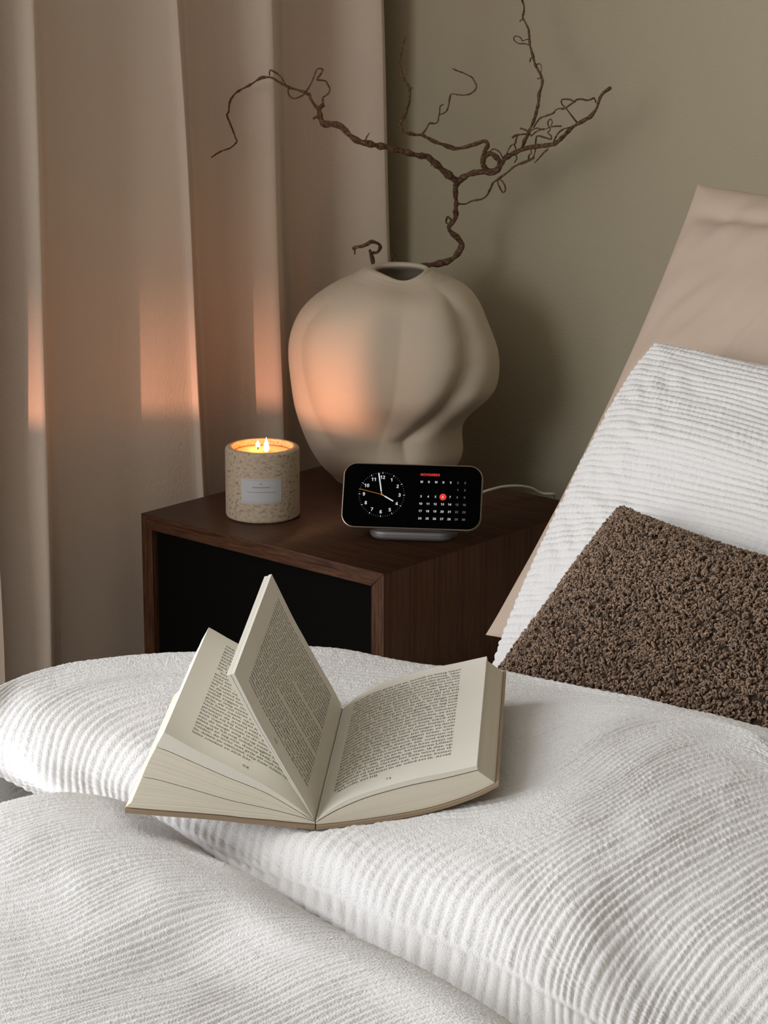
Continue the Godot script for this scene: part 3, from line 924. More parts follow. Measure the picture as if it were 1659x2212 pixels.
func nightstand() -> void:
	var o := thing("nightstand", "dark walnut cube nightstand with a black front beside the bed", "nightstand", Vector3(0, 0.2, 0.005))
	var w := 0.35
	var t := 0.0162
	var g := 0.00035
	var uz := Vector3(0, 0, 1)
	put("top_panel", slab(PackedVector2Array([Vector2(0, w), Vector2(t + g, w - t), Vector2(w - t - g, w - t), Vector2(w, w)]), Vector3.ZERO, Vector3.RIGHT, Vector3.UP, uz, w, 0.0006), M.wood_x, o)
	put("bottom_panel", slab(PackedVector2Array([Vector2(0, 0), Vector2(w, 0), Vector2(w - t - g, t), Vector2(t + g, t)]), Vector3.ZERO, Vector3.RIGHT, Vector3.UP, uz, w, 0.0006), M.wood_x, o)
	put("side_panel", slab(PackedVector2Array([Vector2(0, g), Vector2(t, t + g), Vector2(t, w - t - g), Vector2(0, w - g)]), Vector3.ZERO, Vector3.RIGHT, Vector3.UP, uz, w, 0.0006), M.wood_y, o)
	put("side_panel", slab(PackedVector2Array([Vector2(w, g), Vector2(w, w - g), Vector2(w - t, w - t - g), Vector2(w - t, t + g)]), Vector3.ZERO, Vector3.RIGHT, Vector3.UP, uz, w, 0.0006), M.wood_y, o)
	put("back_panel", box(Vector3(t, t, 0.004), Vector3(w - t, w - t, 0.012)), M.black, o)
	put("door", box(Vector3(t + 0.0012, t + 0.0012, w - 0.024), Vector3(w - t - 0.0012, w - t - 0.0012, w - 0.007), 0.0006), M.black, o)
	for x: float in [0.04, w - 0.04]:
		for z: float in [0.04, w - 0.04]:
			var leg := put("leg", lathe([[0.0, 0.0], [0.009, 0.0], [0.014, 0.2], [0.0, 0.2]], 20), M.wood_y, o)
			leg.position = Vector3(x, -0.2, z)


# ---------------------------------------------------------------- curtain

func curtain() -> void:
	var plan: Array = [[-0.118, 0.489, 1.097, 0.516, 0.617], [-0.1, 0.471, 1.097, 0.485, 0.614], [-0.07, 0.46, 1.097, 0.462, 0.615], [-0.045, 0.439, 1.098, 0.444, 0.615], [-0.12, 0.374, 1.094, 0.377, 0.591], [-0.102, 0.312, 1.092, 0.325, 0.585], [-0.07, 0.256, 1.092, 0.256, 0.577], [-0.058, 0.238, 1.092, 0.216, 0.572], [-0.045, 0.238, 1.092, 0.214, 0.574], [-0.122, 0.162, 1.088, 0.136, 0.547], [-0.102, 0.138, 1.087, 0.119, 0.547], [-0.08, 0.122, 1.088, 0.113, 0.549], [-0.042, 0.09, 1.088, 0.072, 0.548], [-0.124, 0.002, 1.083, -0.018, 0.519], [-0.104, -0.025, 1.083, -0.046, 0.517], [-0.07, -0.041, 1.083, -0.065, 0.519], [-0.022, -0.077, 1.084, -0.113, 0.518], [-0.095, -0.164, 1.079, -0.197, 0.491]]
	var pts := []
	# pleats nearer the window wall, out of the picture, go on in the same rhythm
	var z := 1.0
	while z > 0.62:
		for q: Array in [[-0.118, 0.0], [-0.102, -0.05], [-0.078, -0.11], [-0.045, -0.118]]:
			pts.append([q[0], z + q[1], 1.097, z + q[1], 0.6])
		z -= 0.185
	for q: Array in plan:
		pts.append([q[0], maxf(q[1], WALL_Z + 0.012), q[2], maxf(q[3], WALL_Z + 0.012), q[4]])
	# turn the sharp plan into soft folds
	for pass_ in 3:
		var cut := [pts[0]]
		for i in pts.size() - 1:
			var a: Array = pts[i]
			var b: Array = pts[i + 1]
			var k := 0.13
			var l := []
			var r := []
			for c in 5:
				l.append(lerpf(a[c], b[c], k))
				r.append(lerpf(a[c], b[c], 1.0 - k))
			cut.append(l)
			cut.append(r)
		cut.append(pts[pts.size() - 1])
		pts = cut
	var nv := 60
	var p := PackedVector3Array()
	var uv := PackedVector2Array()
	var run := 0.0
	for i in pts.size():
		var q: Array = pts[i]
		if i:
			run += Vector2(q[0] - pts[i - 1][0], q[1] - pts[i - 1][1]).length()
		for j in nv:
			var y := lerpf(0.015, 2.40, float(j) / (nv - 1))
			var k := clampf((q[2] - y) / (q[2] - q[4]), -0.6, 1.9)
			var zz := maxf(lerpf(q[1], q[3], k), WALL_Z + 0.012)
			var x: float = q[0] + 0.004 * noise.get_noise_2d(run * 9.0, y * 2.0)
			p.append(Vector3(x, y, zz))
			uv.append(Vector2(run, y))
	var o := thing("curtain", "long beige linen curtain in deep pleats beside the nightstand", "curtain")
	put("cloth", grid_mesh(p, pts.size(), nv, 1.0, false, uv), M.curtain, o)
	var back := PackedVector3Array()
	for q in p:
		back.append(q - Vector3(0.0012, 0, 0))
	put("lining", grid_mesh(back, pts.size(), nv, -1.0, false, uv), M.curtain, o)
	var r := thing("curtain_rail", "white curtain rail above the beige curtain", "rail", Vector3(-0.085, 2.42, 0))
	put("rail", box(Vector3(-0.015, -0.018, WALL_Z + 0.005), Vector3(0.015, 0.0, 3.3), 0.002), M.white, r)
	for k in 4:
		put("bracket", box(Vector3(-0.265, -0.002, 0.2 + k * 0.7), Vector3(0.0, 0.01, 0.23 + k * 0.7)), M.white, r)


# ---------------------------------------------------------------- vase and twigs

func table_at(rows: Array, y: float, c: int) -> float:
	if y <= rows[0][0]:
		return rows[0][c]
	for i in rows.size() - 1:
		if y <= rows[i + 1][0]:
			var k: float = (y - rows[i][0]) / maxf(1e-6, rows[i + 1][0] - rows[i][0])
			k = clampf(k, 0.0, 1.0)
			return lerpf(rows[i][c], rows[i + 1][c], k)
	return rows[rows.size() - 1][c]


func vase() -> void:
	var rows: Array = [[0, -0.0636, 0.0588], [0.0103, -0.0781, 0.0698], [0.0205, -0.0863, 0.0771], [0.0308, -0.0929, 0.082], [0.041, -0.0985, 0.081], [0.0513, -0.1026, 0.0801], [0.0615, -0.1068, 0.0791], [0.0718, -0.11, 0.0828], [0.082, -0.113, 0.0918], [0.0923, -0.1151, 0.1048], [0.1026, -0.1165, 0.116], [0.1128, -0.1179, 0.1202], [0.1231, -0.119, 0.1212], [0.1333, -0.1201, 0.1222], [0.1436, -0.1208, 0.1212], [0.1538, -0.1207, 0.1202], [0.1641, -0.1206, 0.1181], [0.1744, -0.1189, 0.1147], [0.1846, -0.117, 0.1114], [0.1949, -0.113, 0.1075], [0.2051, -0.1088, 0.1036], [0.2154, -0.0998, 0.0997], [0.2256, -0.0887, 0.0927], [0.2359, -0.074, 0.0857], [0.2461, -0.0566, 0.0695], [0.2564, -0.0299, 0.0326]]
	var g1: Array = [[0.0516, -0.0182], [0.0736, -0.0103], [0.1009, -0.0019], [0.128, 0.0033], [0.1604, 0.0064], [0.1926, 0.0083], [0.2246, 0.0113], [0.2458, 0.0154]]
	var g2: Array = [[0.06, 0.0165], [0.0754, 0.0356], [0.0973, 0.0599], [0.1234, 0.0793], [0.1494, 0.0885], [0.1817, 0.0881], [0.2105, 0.0793], [0.2348, 0.0632], [0.2459, 0.0495]]
	var g3: Array = [[0.0471, -0.0658], [0.0679, -0.0818], [0.0913, -0.0945], [0.1163, -0.1029], [0.1487, -0.1086], [0.1809, -0.1078], [0.2002, -0.1003], [0.2242, -0.0792]]
	var side := Vector3(0.756, 0, -0.6545)
	var to := Vector3(0.6545, 0, 0.756)
	var high: float = rows[rows.size() - 1][0]
	var sides := 220
	var levels := 110
	var rim_c := 0.007
	var rim_r := 0.0275
	var lip_dip := func(a: float) -> float:
		return -0.002 - 0.0015 * cos(a) - 0.0085 * exp(-pow(wrapf(a - 0.2, -PI, PI) / 0.7, 2.0))
	var drop := 0.0115
	var ring := func(y: float, a: float, shrink: float) -> Vector3:
		# smooth the traced widths over a little height
		var L := 0.0
		var R := 0.0
		for d: float in [-0.008, -0.004, 0.0, 0.004, 0.008]:
			L += 0.2 * table_at(rows, clampf(y + d, 0.0, high), 1)
			R += 0.2 * table_at(rows, clampf(y + d, 0.0, high), 2)
		var c := (L + R) / 2
		var w := (R - L) / 2
		var body := smoothstep(0.0, 0.03, y) * smoothstep(high + 0.012, high - 0.05, y)
		var k := 1.0
		for g: Array in [[g1, 0.13, 0.34, 1.0], [g2, 0.13, 0.15, 1.0], [g3, 0.05, 0.2, 1.0]]:
			var fade := 1.0
			if y < g[0][0][0]:
				fade = exp(-pow((g[0][0][0] - y) / 0.025, 2.0))
			var at := asin(clampf((table_at(g[0], y, 1) - c) / maxf(w, 0.01), -0.97, 0.97))
			var d := wrapf(a - at, -PI, PI)
			k -= g[1] * fade * body * exp(-absf(d) * sqrt(d * d + 0.02) / (g[2] * g[2]) * 0.8)
		for g: Array in [[PI * 0.80, 0.10, 0.25], [-PI * 0.78, 0.10, 0.25], [PI * 0.98, 0.08, 0.3]]:
			var d := wrapf(a - g[0] - 0.6 * (y - 0.12), -PI, PI)
			k -= g[1] * body * exp(-absf(d) / g[2])
		var front := w * 0.97
		y += lip_dip.call(a) * smoothstep(high - 0.045, high, y) - drop * smoothstep(0.12, 0.205, y)
		return side * (c + w * sin(a) * k * shrink) + to * (front * cos(a) * k * shrink) + Vector3.UP * y
	var p := PackedVector3Array()
	var nl := levels + 16
	for i in sides:
		var a := TAU * i / sides
		p.append(side * 0.0 + Vector3(0, 0.0005, 0))
		for j in levels:
			var y := high * (0.5 - 0.5 * cos(PI * 0.94 * j / (levels - 1))) / (0.5 - 0.5 * cos(PI * 0.94))
			p.append(ring.call(y, a, 1.0 if j else 0.86))
		# the lip turns over and goes down inside
		var top: Vector3 = p[p.size() - 1]
		var lip := side * (rim_c + rim_r * sin(a)) + to * (0.004 + rim_r * 0.95 * cos(a))
		var dip: float = lip_dip.call(a) - drop
		for j in 15:
			var t := (j + 1) / 15.0
			var q: Vector3
			if t <= 0.5:
				var e := t * 2.0
				q = top.lerp(lip + Vector3.UP * (high + dip + 0.001), e)
				q.y += 0.002 * sin(PI * e)
			else:
				var e := (t - 0.5) * 2.0
				q = lip * (1.0 + 1.7 * pow(maxf(0.0, e - 0.13), 0.35)) + Vector3.UP * (high + dip - 0.001 - 0.035 * minf(e, 0.2) - 0.12 * maxf(0.0, e - 0.2))
			p.append(q)
	var o := put("vase", grid_mesh(p, sides, nl, -1.0, true), M.clay)
	o.position = Vector3(0.10, 0.55, 0.05)
	tag(o, "round lobed cream clay vase with deep grooves on the nightstand", "vase")


func grow(o: Node3D, parts: Array, at: Vector3) -> void:
	var k := 0
	for q: Array in parts:
		var path := to_v3(q[3])
		for i in path.size():
			path[i] -= at
		path = smooth_path(path, 0.0022)
		put(q[0], tube(path, q[1], q[2], 10 if q[1] > 0.002 else 7, 0.36, k * 17.0 + 3.0), M.bark, o)
		k += 1


func twigs() -> void:
	var at := Vector3(0.10, 0.78, 0.05)
	var o := thing("hazel_branch", "large bare twisted hazel branch spreading above the vase", "branch", at)
	grow(o, [
		["stem", 0.0042, 0.0024, [[0.081, 0.755, 0.012], [0.079, 0.771, -0], [0.08, 0.781, -0.01], [0.083, 0.786, -0.019], [0.089, 0.788, -0.031], [0.097, 0.79, -0.044], [0.104, 0.795, -0.052], [0.109, 0.804, -0.057], [0.111, 0.812, -0.058], [0.107, 0.82, -0.052], [0.104, 0.827, -0.045], [0.105, 0.833, -0.042], [0.109, 0.838, -0.043], [0.113, 0.844, -0.044], [0.116, 0.851, -0.04], [0.12, 0.86, -0.036], [0.123, 0.869, -0.031], [0.127, 0.879, -0.026], [0.132, 0.888, -0.023]]],
		["limb", 0.0037, 0.0029, [[0.132, 0.888, -0.023], [0.13, 0.894, -0.014], [0.128, 0.901, -0.004], [0.126, 0.911, 0.009], [0.123, 0.919, 0.02], [0.119, 0.921, 0.032], [0.116, 0.924, 0.042], [0.109, 0.93, 0.062], [0.103, 0.934, 0.079], [0.098, 0.937, 0.092], [0.092, 0.94, 0.101], [0.085, 0.946, 0.107], [0.074, 0.955, 0.109], [0.067, 0.958, 0.113], [0.057, 0.958, 0.119], [0.051, 0.963, 0.118], [0.046, 0.971, 0.115], [0.045, 0.976, 0.111], [0.047, 0.978, 0.108]]],
		["twig", 0.0018, 0.0008, [[0.047, 0.97, 0.115], [0.041, 0.975, 0.114], [0.035, 0.979, 0.113], [0.031, 0.984, 0.113], [0.028, 0.988, 0.112], [0.022, 0.99, 0.113], [0.012, 0.993, 0.116], [0.003, 0.995, 0.118], [-0.005, 0.998, 0.119], [-0.012, 1.001, 0.121], [-0.018, 1.004, 0.122], [-0.024, 1.005, 0.123], [-0.032, 1.004, 0.125], [-0.039, 1.001, 0.125], [-0.046, 0.997, 0.126], [-0.054, 0.993, 0.127], [-0.063, 0.989, 0.128], [-0.071, 0.984, 0.129], [-0.076, 0.978, 0.13], [-0.078, 0.971, 0.131], [-0.078, 0.964, 0.132], [-0.08, 0.96, 0.133], [-0.072, 0.951, 0.136], [-0.064, 0.943, 0.139], [-0.057, 0.937, 0.143], [-0.053, 0.933, 0.145], [-0.059, 0.926, 0.149], [-0.067, 0.923, 0.151], [-0.074, 0.92, 0.153], [-0.082, 0.914, 0.157]]],
		["twig", 0.0009, 0.0010, [[-0.022, 1.007, 0.123], [-0.019, 1.013, 0.125], [-0.009, 1.009, 0.123], [-0.004, 1.006, 0.123], [0, 1.001, 0.123], [0.006, 0.995, 0.123], [0.009, 0.988, 0.125], [0.016, 0.984, 0.126], [0.023, 0.985, 0.125], [0.03, 0.989, 0.122], [0.032, 0.993, 0.12], [0.035, 1, 0.117], [0.037, 1.009, 0.113], [0.039, 1.015, 0.112], [0.041, 1.017, 0.11], [0.044, 1.016, 0.107], [0.042, 1.011, 0.108], [0.039, 1.005, 0.111], [0.043, 1.004, 0.107], [0.046, 1.003, 0.104], [0.047, 0.999, 0.102], [0.049, 0.995, 0.101], [0.049, 0.99, 0.103], [0.046, 0.987, 0.105], [0.044, 0.985, 0.107], [0.046, 0.978, 0.109]]],
		["bud", 0.0013, 0.0015, [[0.049, 0.965, 0.118], [0.045, 0.965, 0.119], [0.043, 0.963, 0.122]]],
		["twig", 0.0009, 0.0006, [[0.096, 0.938, 0.095], [0.095, 0.943, 0.092], [0.094, 0.948, 0.086]]],
		["twig", 0.0008, 0.0006, [[0.123, 0.916, 0.018], [0.125, 0.913, 0.013], [0.123, 0.908, 0.014]]],
		["limb", 0.0032, 0.0018, [[0.132, 0.888, -0.023], [0.137, 0.892, -0.025], [0.143, 0.896, -0.028], [0.15, 0.899, -0.032], [0.159, 0.9, -0.037], [0.166, 0.899, -0.042], [0.173, 0.902, -0.043], [0.178, 0.907, -0.042], [0.18, 0.913, -0.039], [0.178, 0.918, -0.035], [0.174, 0.922, -0.031], [0.169, 0.921, -0.029], [0.164, 0.916, -0.029], [0.161, 0.91, -0.032], [0.163, 0.904, -0.036], [0.167, 0.902, -0.041], [0.174, 0.904, -0.042], [0.181, 0.91, -0.041], [0.187, 0.917, -0.039], [0.194, 0.921, -0.039], [0.202, 0.925, -0.039], [0.218, 0.931, -0.04], [0.235, 0.934, -0.042], [0.25, 0.937, -0.045], [0.257, 0.941, -0.045], [0.263, 0.946, -0.045], [0.274, 0.956, -0.045], [0.285, 0.963, -0.047], [0.291, 0.967, -0.05], [0.296, 0.971, -0.052], [0.301, 0.979, -0.054], [0.304, 0.988, -0.054], [0.307, 0.995, -0.057], [0.312, 1.001, -0.064]]],
		["limb", 0.0024, 0.0012, [[0.164, 0.912, -0.032], [0.165, 0.918, -0.028], [0.169, 0.925, -0.025], [0.174, 0.931, -0.024], [0.175, 0.935, -0.022], [0.172, 0.937, -0.02], [0.167, 0.935, -0.017], [0.157, 0.931, -0.011], [0.147, 0.928, -0.002], [0.141, 0.931, 0.007], [0.132, 0.937, 0.02], [0.127, 0.942, 0.028], [0.125, 0.944, 0.032], [0.121, 0.945, 0.04], [0.118, 0.947, 0.049], [0.115, 0.949, 0.053], [0.112, 0.955, 0.054], [0.11, 0.959, 0.051], [0.11, 0.963, 0.046], [0.108, 0.969, 0.039], [0.106, 0.974, 0.035], [0.103, 0.979, 0.029], [0.1, 0.985, 0.024], [0.095, 0.994, 0.019], [0.091, 0.998, 0.019], [0.087, 1.003, 0.019], [0.083, 1.008, 0.019], [0.08, 1.014, 0.017], [0.077, 1.02, 0.016], [0.075, 1.029, 0.011], [0.074, 1.038, 0.007], [0.075, 1.048, 0.003]]],
		["twig", 0.0010, 0.0007, [[0.119, 0.944, 0.025], [0.122, 0.95, 0.021], [0.124, 0.956, 0.018], [0.129, 0.956, 0.015], [0.132, 0.958, 0.013], [0.132, 0.965, 0.011], [0.136, 0.967, 0.009], [0.139, 0.97, 0.006], [0.139, 0.976, 0.003], [0.138, 0.98, 0.001], [0.137, 0.985, -0.002], [0.137, 0.988, -0.005], [0.144, 0.987, -0.008], [0.151, 0.987, -0.012], [0.156, 0.989, -0.016], [0.158, 0.993, -0.021], [0.156, 0.997, -0.025], [0.15, 1.001, -0.029], [0.144, 1.005, -0.032], [0.136, 1.007, -0.034], [0.128, 1.009, -0.036], [0.119, 1.011, -0.036], [0.112, 1.013, -0.037]]],
		["twig", 0.0008, 0.0008, [[0.124, 0.964, 0.001], [0.128, 0.969, 0.005], [0.126, 0.974, 0.002], [0.122, 0.975, -0.008]]],
		["bud", 0.0009, 0.0006, [[0.091, 0.993, 0.013], [0.092, 0.993, 0.01]]],
		["limb", 0.0020, 0.0010, [[0.212, 0.931, -0.038], [0.217, 0.939, -0.036], [0.222, 0.946, -0.034], [0.227, 0.954, -0.033], [0.231, 0.961, -0.032], [0.234, 0.967, -0.032], [0.236, 0.975, -0.032], [0.237, 0.982, -0.033], [0.236, 0.993, -0.036], [0.237, 0.999, -0.038], [0.236, 1.005, -0.041], [0.23, 1.012, -0.045], [0.218, 1.022, -0.051], [0.209, 1.031, -0.058], [0.203, 1.038, -0.062], [0.199, 1.044, -0.065], [0.192, 1.057, -0.072], [0.187, 1.063, -0.074], [0.183, 1.068, -0.075], [0.18, 1.071, -0.076], [0.181, 1.077, -0.077], [0.181, 1.083, -0.077], [0.179, 1.09, -0.076], [0.178, 1.102, -0.073], [0.185, 1.12, -0.065]]],
		["twig", 0.0007, 0.0006, [[0.201, 1.041, -0.064], [0.196, 1.043, -0.061], [0.191, 1.043, -0.057], [0.187, 1.045, -0.055], [0.185, 1.048, -0.054], [0.186, 1.051, -0.055], [0.189, 1.051, -0.056], [0.193, 1.049, -0.057], [0.194, 1.046, -0.058], [0.194, 1.047, -0.063], [0.197, 1.048, -0.068]]],
		["twig", 0.0008, 0.0006, [[0.211, 1.029, -0.056], [0.208, 1.028, -0.056], [0.209, 1.024, -0.053]]],
		["twig", 0.0007, 0.0005, [[0.22, 1.021, -0.051], [0.224, 1.023, -0.049], [0.229, 1.022, -0.047], [0.231, 1.017, -0.045], [0.231, 1.011, -0.044]]],
		["twig", 0.0007, 0.0006, [[0.228, 1.007, -0.042], [0.231, 1.008, -0.043], [0.238, 1.006, -0.041]]],
		["twig", 0.0007, 0.0006, [[0.177, 1.066, -0.075], [0.179, 1.068, -0.075], [0.183, 1.068, -0.075]]],
		["twig", 0.0010, 0.0008, [[0.231, 0.955, -0.033], [0.239, 0.962, -0.029], [0.245, 0.966, -0.026], [0.256, 0.97, -0.024], [0.265, 0.973, -0.023], [0.27, 0.977, -0.021], [0.276, 0.979, -0.021], [0.281, 0.979, -0.021], [0.287, 0.983, -0.023], [0.291, 0.987, -0.025], [0.284, 0.989, -0.025], [0.275, 0.988, -0.025], [0.274, 0.983, -0.027], [0.276, 0.979, -0.031], [0.279, 0.972, -0.036], [0.281, 0.963, -0.045]]],
		["twig", 0.0011, 0.0009, [[0.281, 0.985, -0.04], [0.286, 0.988, -0.037], [0.294, 0.989, -0.036], [0.299, 0.988, -0.037], [0.302, 0.989, -0.041], [0.303, 0.99, -0.046], [0.301, 0.985, -0.052]]],
		["twig", 0.0010, 0.0008, [[0.214, 0.953, -0.031], [0.222, 0.952, -0.029], [0.23, 0.951, -0.027], [0.24, 0.955, -0.026], [0.249, 0.954, -0.028], [0.256, 0.957, -0.03], [0.261, 0.958, -0.034], [0.265, 0.958, -0.039]]],
		["twig", 0.0011, 0.0009, [[0.203, 0.942, -0.032], [0.204, 0.944, -0.035], [0.208, 0.945, -0.038], [0.214, 0.946, -0.039], [0.222, 0.947, -0.037], [0.227, 0.945, -0.035]]],
		["twig", 0.0008, 0.0007, [[0.228, 0.946, -0.035], [0.233, 0.95, -0.035], [0.24, 0.953, -0.035], [0.244, 0.954, -0.036]]],
		["twig", 0.0008, 0.0007, [[0.21, 0.945, -0.032], [0.214, 0.941, -0.024], [0.216, 0.937, -0.02], [0.213, 0.936, -0.02], [0.204, 0.932, -0.026], [0.191, 0.922, -0.037]]],
		["twig", 0.0008, 0.0007, [[0.203, 0.934, -0.035], [0.197, 0.928, -0.046], [0.192, 0.921, -0.052], [0.195, 0.917, -0.051], [0.197, 0.913, -0.044]]],
		["twig", 0.0009, 0.0007, [[0.249, 0.942, -0.042], [0.241, 0.944, -0.04], [0.232, 0.945, -0.039], [0.227, 0.938, -0.043], [0.224, 0.93, -0.047], [0.22, 0.923, -0.05], [0.217, 0.918, -0.052], [0.212, 0.917, -0.051], [0.215, 0.922, -0.047], [0.22, 0.925, -0.045], [0.221, 0.929, -0.042]]],
		["twig", 0.0013, 0.0011, [[0.222, 0.92, -0.047], [0.212, 0.915, -0.047], [0.201, 0.911, -0.047], [0.193, 0.907, -0.047], [0.185, 0.901, -0.048], [0.177, 0.896, -0.048], [0.169, 0.891, -0.049], [0.163, 0.887, -0.049], [0.158, 0.88, -0.051], [0.153, 0.874, -0.053], [0.148, 0.869, -0.054], [0.142, 0.866, -0.053], [0.137, 0.865, -0.05], [0.133, 0.864, -0.048], [0.128, 0.861, -0.045], [0.124, 0.86, -0.043], [0.122, 0.861, -0.038], [0.121, 0.864, -0.034]]],
		["twig", 0.0010, 0.0008, [[0.169, 0.891, -0.049], [0.171, 0.887, -0.048], [0.173, 0.882, -0.049], [0.177, 0.877, -0.05], [0.18, 0.88, -0.05], [0.18, 0.885, -0.049], [0.177, 0.889, -0.049], [0.172, 0.891, -0.051]]],
		["twig", 0.0010, 0.0008, [[0.242, 0.931, -0.046], [0.235, 0.926, -0.047], [0.228, 0.92, -0.049], [0.22, 0.914, -0.051]]],
		["twig", 0.0008, 0.0006, [[0.249, 0.942, -0.042], [0.248, 0.946, -0.043], [0.244, 0.949, -0.042], [0.247, 0.953, -0.043], [0.244, 0.958, -0.042], [0.246, 0.962, -0.04], [0.25, 0.965, -0.039], [0.253, 0.962, -0.038], [0.253, 0.958, -0.036]]],
		["twig", 0.0009, 0.0007, [[0.252, 0.941, -0.043], [0.263, 0.948, -0.033], [0.27, 0.953, -0.029], [0.273, 0.956, -0.033], [0.274, 0.957, -0.044]]],
		["twig", 0.0008, 0.0007, [[0.174, 0.925, -0.029], [0.186, 0.929, -0.019], [0.194, 0.928, -0.017], [0.193, 0.924, -0.024], [0.185, 0.917, -0.038]]],
		["twig", 0.0013, 0.0010, [[0.109, 0.837, -0.044], [0.103, 0.835, -0.045], [0.099, 0.836, -0.044], [0.101, 0.841, -0.042], [0.105, 0.844, -0.04], [0.109, 0.841, -0.04]]],
		["twig", 0.0024, 0.0020, [[0.127, 0.882, -0.024], [0.132, 0.886, -0.025], [0.135, 0.889, -0.026]]]], at)
	o = thing("hazel_twig", "short curled brown twig at the left rim of the vase", "twig", at)
	grow(o, [
		["stem", 0.0027, 0.0021, [[0.069, 0.758, 0.043], [0.065, 0.787, 0.043], [0.065, 0.795, 0.046], [0.067, 0.804, 0.05], [0.068, 0.811, 0.054], [0.068, 0.812, 0.055]]],
		["twig", 0.0016, 0.0021, [[0.068, 0.809, 0.05], [0.072, 0.809, 0.047], [0.076, 0.813, 0.047], [0.08, 0.818, 0.051], [0.081, 0.822, 0.058], [0.08, 0.824, 0.066], [0.077, 0.821, 0.072], [0.072, 0.819, 0.077], [0.068, 0.818, 0.079], [0.064, 0.816, 0.079]]],
		["twig", 0.0011, 0.0007, [[0.065, 0.817, 0.076], [0.064, 0.814, 0.076], [0.062, 0.809, 0.074]]]], at)
	o = thing("hazel_twig", "thin looped twig standing in the middle of the vase mouth", "twig", at)
	grow(o, [
		["stem", 0.0009, 0.0008, [[0.075, 0.756, 0.025], [0.07, 0.782, 0.022], [0.071, 0.792, 0.022], [0.072, 0.798, 0.022], [0.073, 0.804, 0.02], [0.074, 0.806, 0.018], [0.074, 0.803, 0.016], [0.073, 0.798, 0.016], [0.072, 0.791, 0.018], [0.071, 0.782, 0.018], [0.077, 0.756, 0.022]]]], at)


# ---------------------------------------------------------------- candle

func candle() -> void:
	var o := thing("candle", "lit candle in a speckled beige stone holder with a pale label", "candle", Vector3(0.1035, 0.55, 0.271))
	var r := 0.0402
	var h := 0.0775
	var ri := 0.0325
	put("holder", lathe([[0.0, 0.0], [r - 0.003, 0.0], [r - 0.0008, 0.0009], [r, 0.003], [r, h - 0.004], [r - 0.0008, h - 0.0015], [r - 0.003, h - 0.0003], [r - 0.0045, h], [ri + 0.001, h], [ri, h - 0.0008], [ri, 0.02], [0.0, 0.02]], 96), M.stone, o)
	var wy := h - 0.0075
	put("wax", lathe([[0.0, 0.022], [ri - 0.0008, 0.022], [ri - 0.0008, wy + 0.0012], [ri - 0.003, wy + 0.0002], [ri * 0.5, wy], [0.0, wy]], 64), M.wax, o)
	var cam_dir := Vector3(0.6545, 0, 0.756)
	var right := Vector3(0.756, 0, -0.6545)
	# label wrapped round the front
	var p := PackedVector3Array()
	for i in 25:
		var a := lerpf(-0.55, 0.57, i / 24.0)
		for y: float in [0.0225, 0.050]:
			p.append((cam_dir * cos(a) + right * sin(a)) * (r + 0.0003) + Vector3.UP * y)
	var lab := put("label", grid_mesh(p, 25, 2, 1.0), M.label, o)
	var marks := Solid.new()
	# an emblem and two rows of print, too small to read
	var strip := func(a0: float, a1: float, y0: float, y1: float) -> void:
		var n := maxi(1, int((a1 - a0) / 0.05))
		for k in n:
			var q := []
			for e: Array in [[k, y0], [k + 1, y0], [k + 1, y1], [k, y1]]:
				var a: float = lerpf(a0, a1, float(e[0]) / n)
				q.append((cam_dir * cos(a) + right * sin(a)) * (r + 0.0005) + Vector3.UP * e[1])
			marks.quad(q[0], q[1], q[2], q[3], cam_dir)
	for k in 16:
		var a := TAU * k / 16
		strip.call(0.01 + 0.018 * cos(a) - 0.006, 0.01 + 0.018 * cos(a) + 0.006, 0.0447 + 0.0008 * sin(a) - 0.0002, 0.0447 + 0.0008 * sin(a) + 0.0002)
	var x := -0.22
	while x < 0.24:
		var l := rng.randf_range(0.012, 0.03)
		strip.call(x, x + l, 0.0403, 0.0410 + rng.randf_range(0.0, 0.0004))
		x += l + 0.010
	x = -0.36
	while x < 0.40:
		var l := rng.randf_range(0.010, 0.025)
		strip.call(x, x + l, 0.0352, 0.0357 + rng.randf_range(0.0, 0.0003))
		x += l + 0.012
	for e: Array in [[-0.52, 0.54, 0.0240, 0.0242], [-0.52, 0.54, 0.0484, 0.0486]]:
		strip.call(e[0], e[1], e[2], e[3])
	put("print", marks.done(), M.ink_grey, lab)
	var fm := glow(1.0, 0.80, 0.52, 9.0)
	for f: Array in [[Vector3(0, 0, 0) + right * 0.005 + cam_dir * 0.011, 0.0172, 0.0034], [right * -0.0055 - cam_dir * 0.014, 0.0082, 0.0027]]:
		var at: Vector3 = f[0] + Vector3.UP * wy
		var wk := put("wick", tube([at - Vector3(0, 0.002, 0), at + Vector3(0.0003, 0.003, 0), at + Vector3(0.0009, 0.0055, 0.0004)], 0.0008, 0.0006, 8, 0.2, 1.0), M.wick, o)
		var prof := []
		for k in 13:
			var t := k / 12.0
			prof.append([f[2] * sin(PI * pow(t, 0.62)) * (1.0 - 0.25 * t) + 0.00001, f[1] * t])
		var fl := put("flame", lathe(prof, 20), fm, o)
		fl.position = at + Vector3(0, 0.0022, 0)
		var l := OmniLight3D.new()
		l.name = "flame_light"
		l.light_color = Color(1.0, 0.56, 0.24)
		l.light_energy = 0.0022 * f[1] / 0.016
		l.omni_range = 6.0
		l.omni_attenuation = 2.0
		l.light_size = 0.01
		l.shadow_enabled = true
		fl.add_child(l)
		l.position = Vector3(0, f[1] * 0.5, 0)


# ---------------------------------------------------------------- telephone on its stand

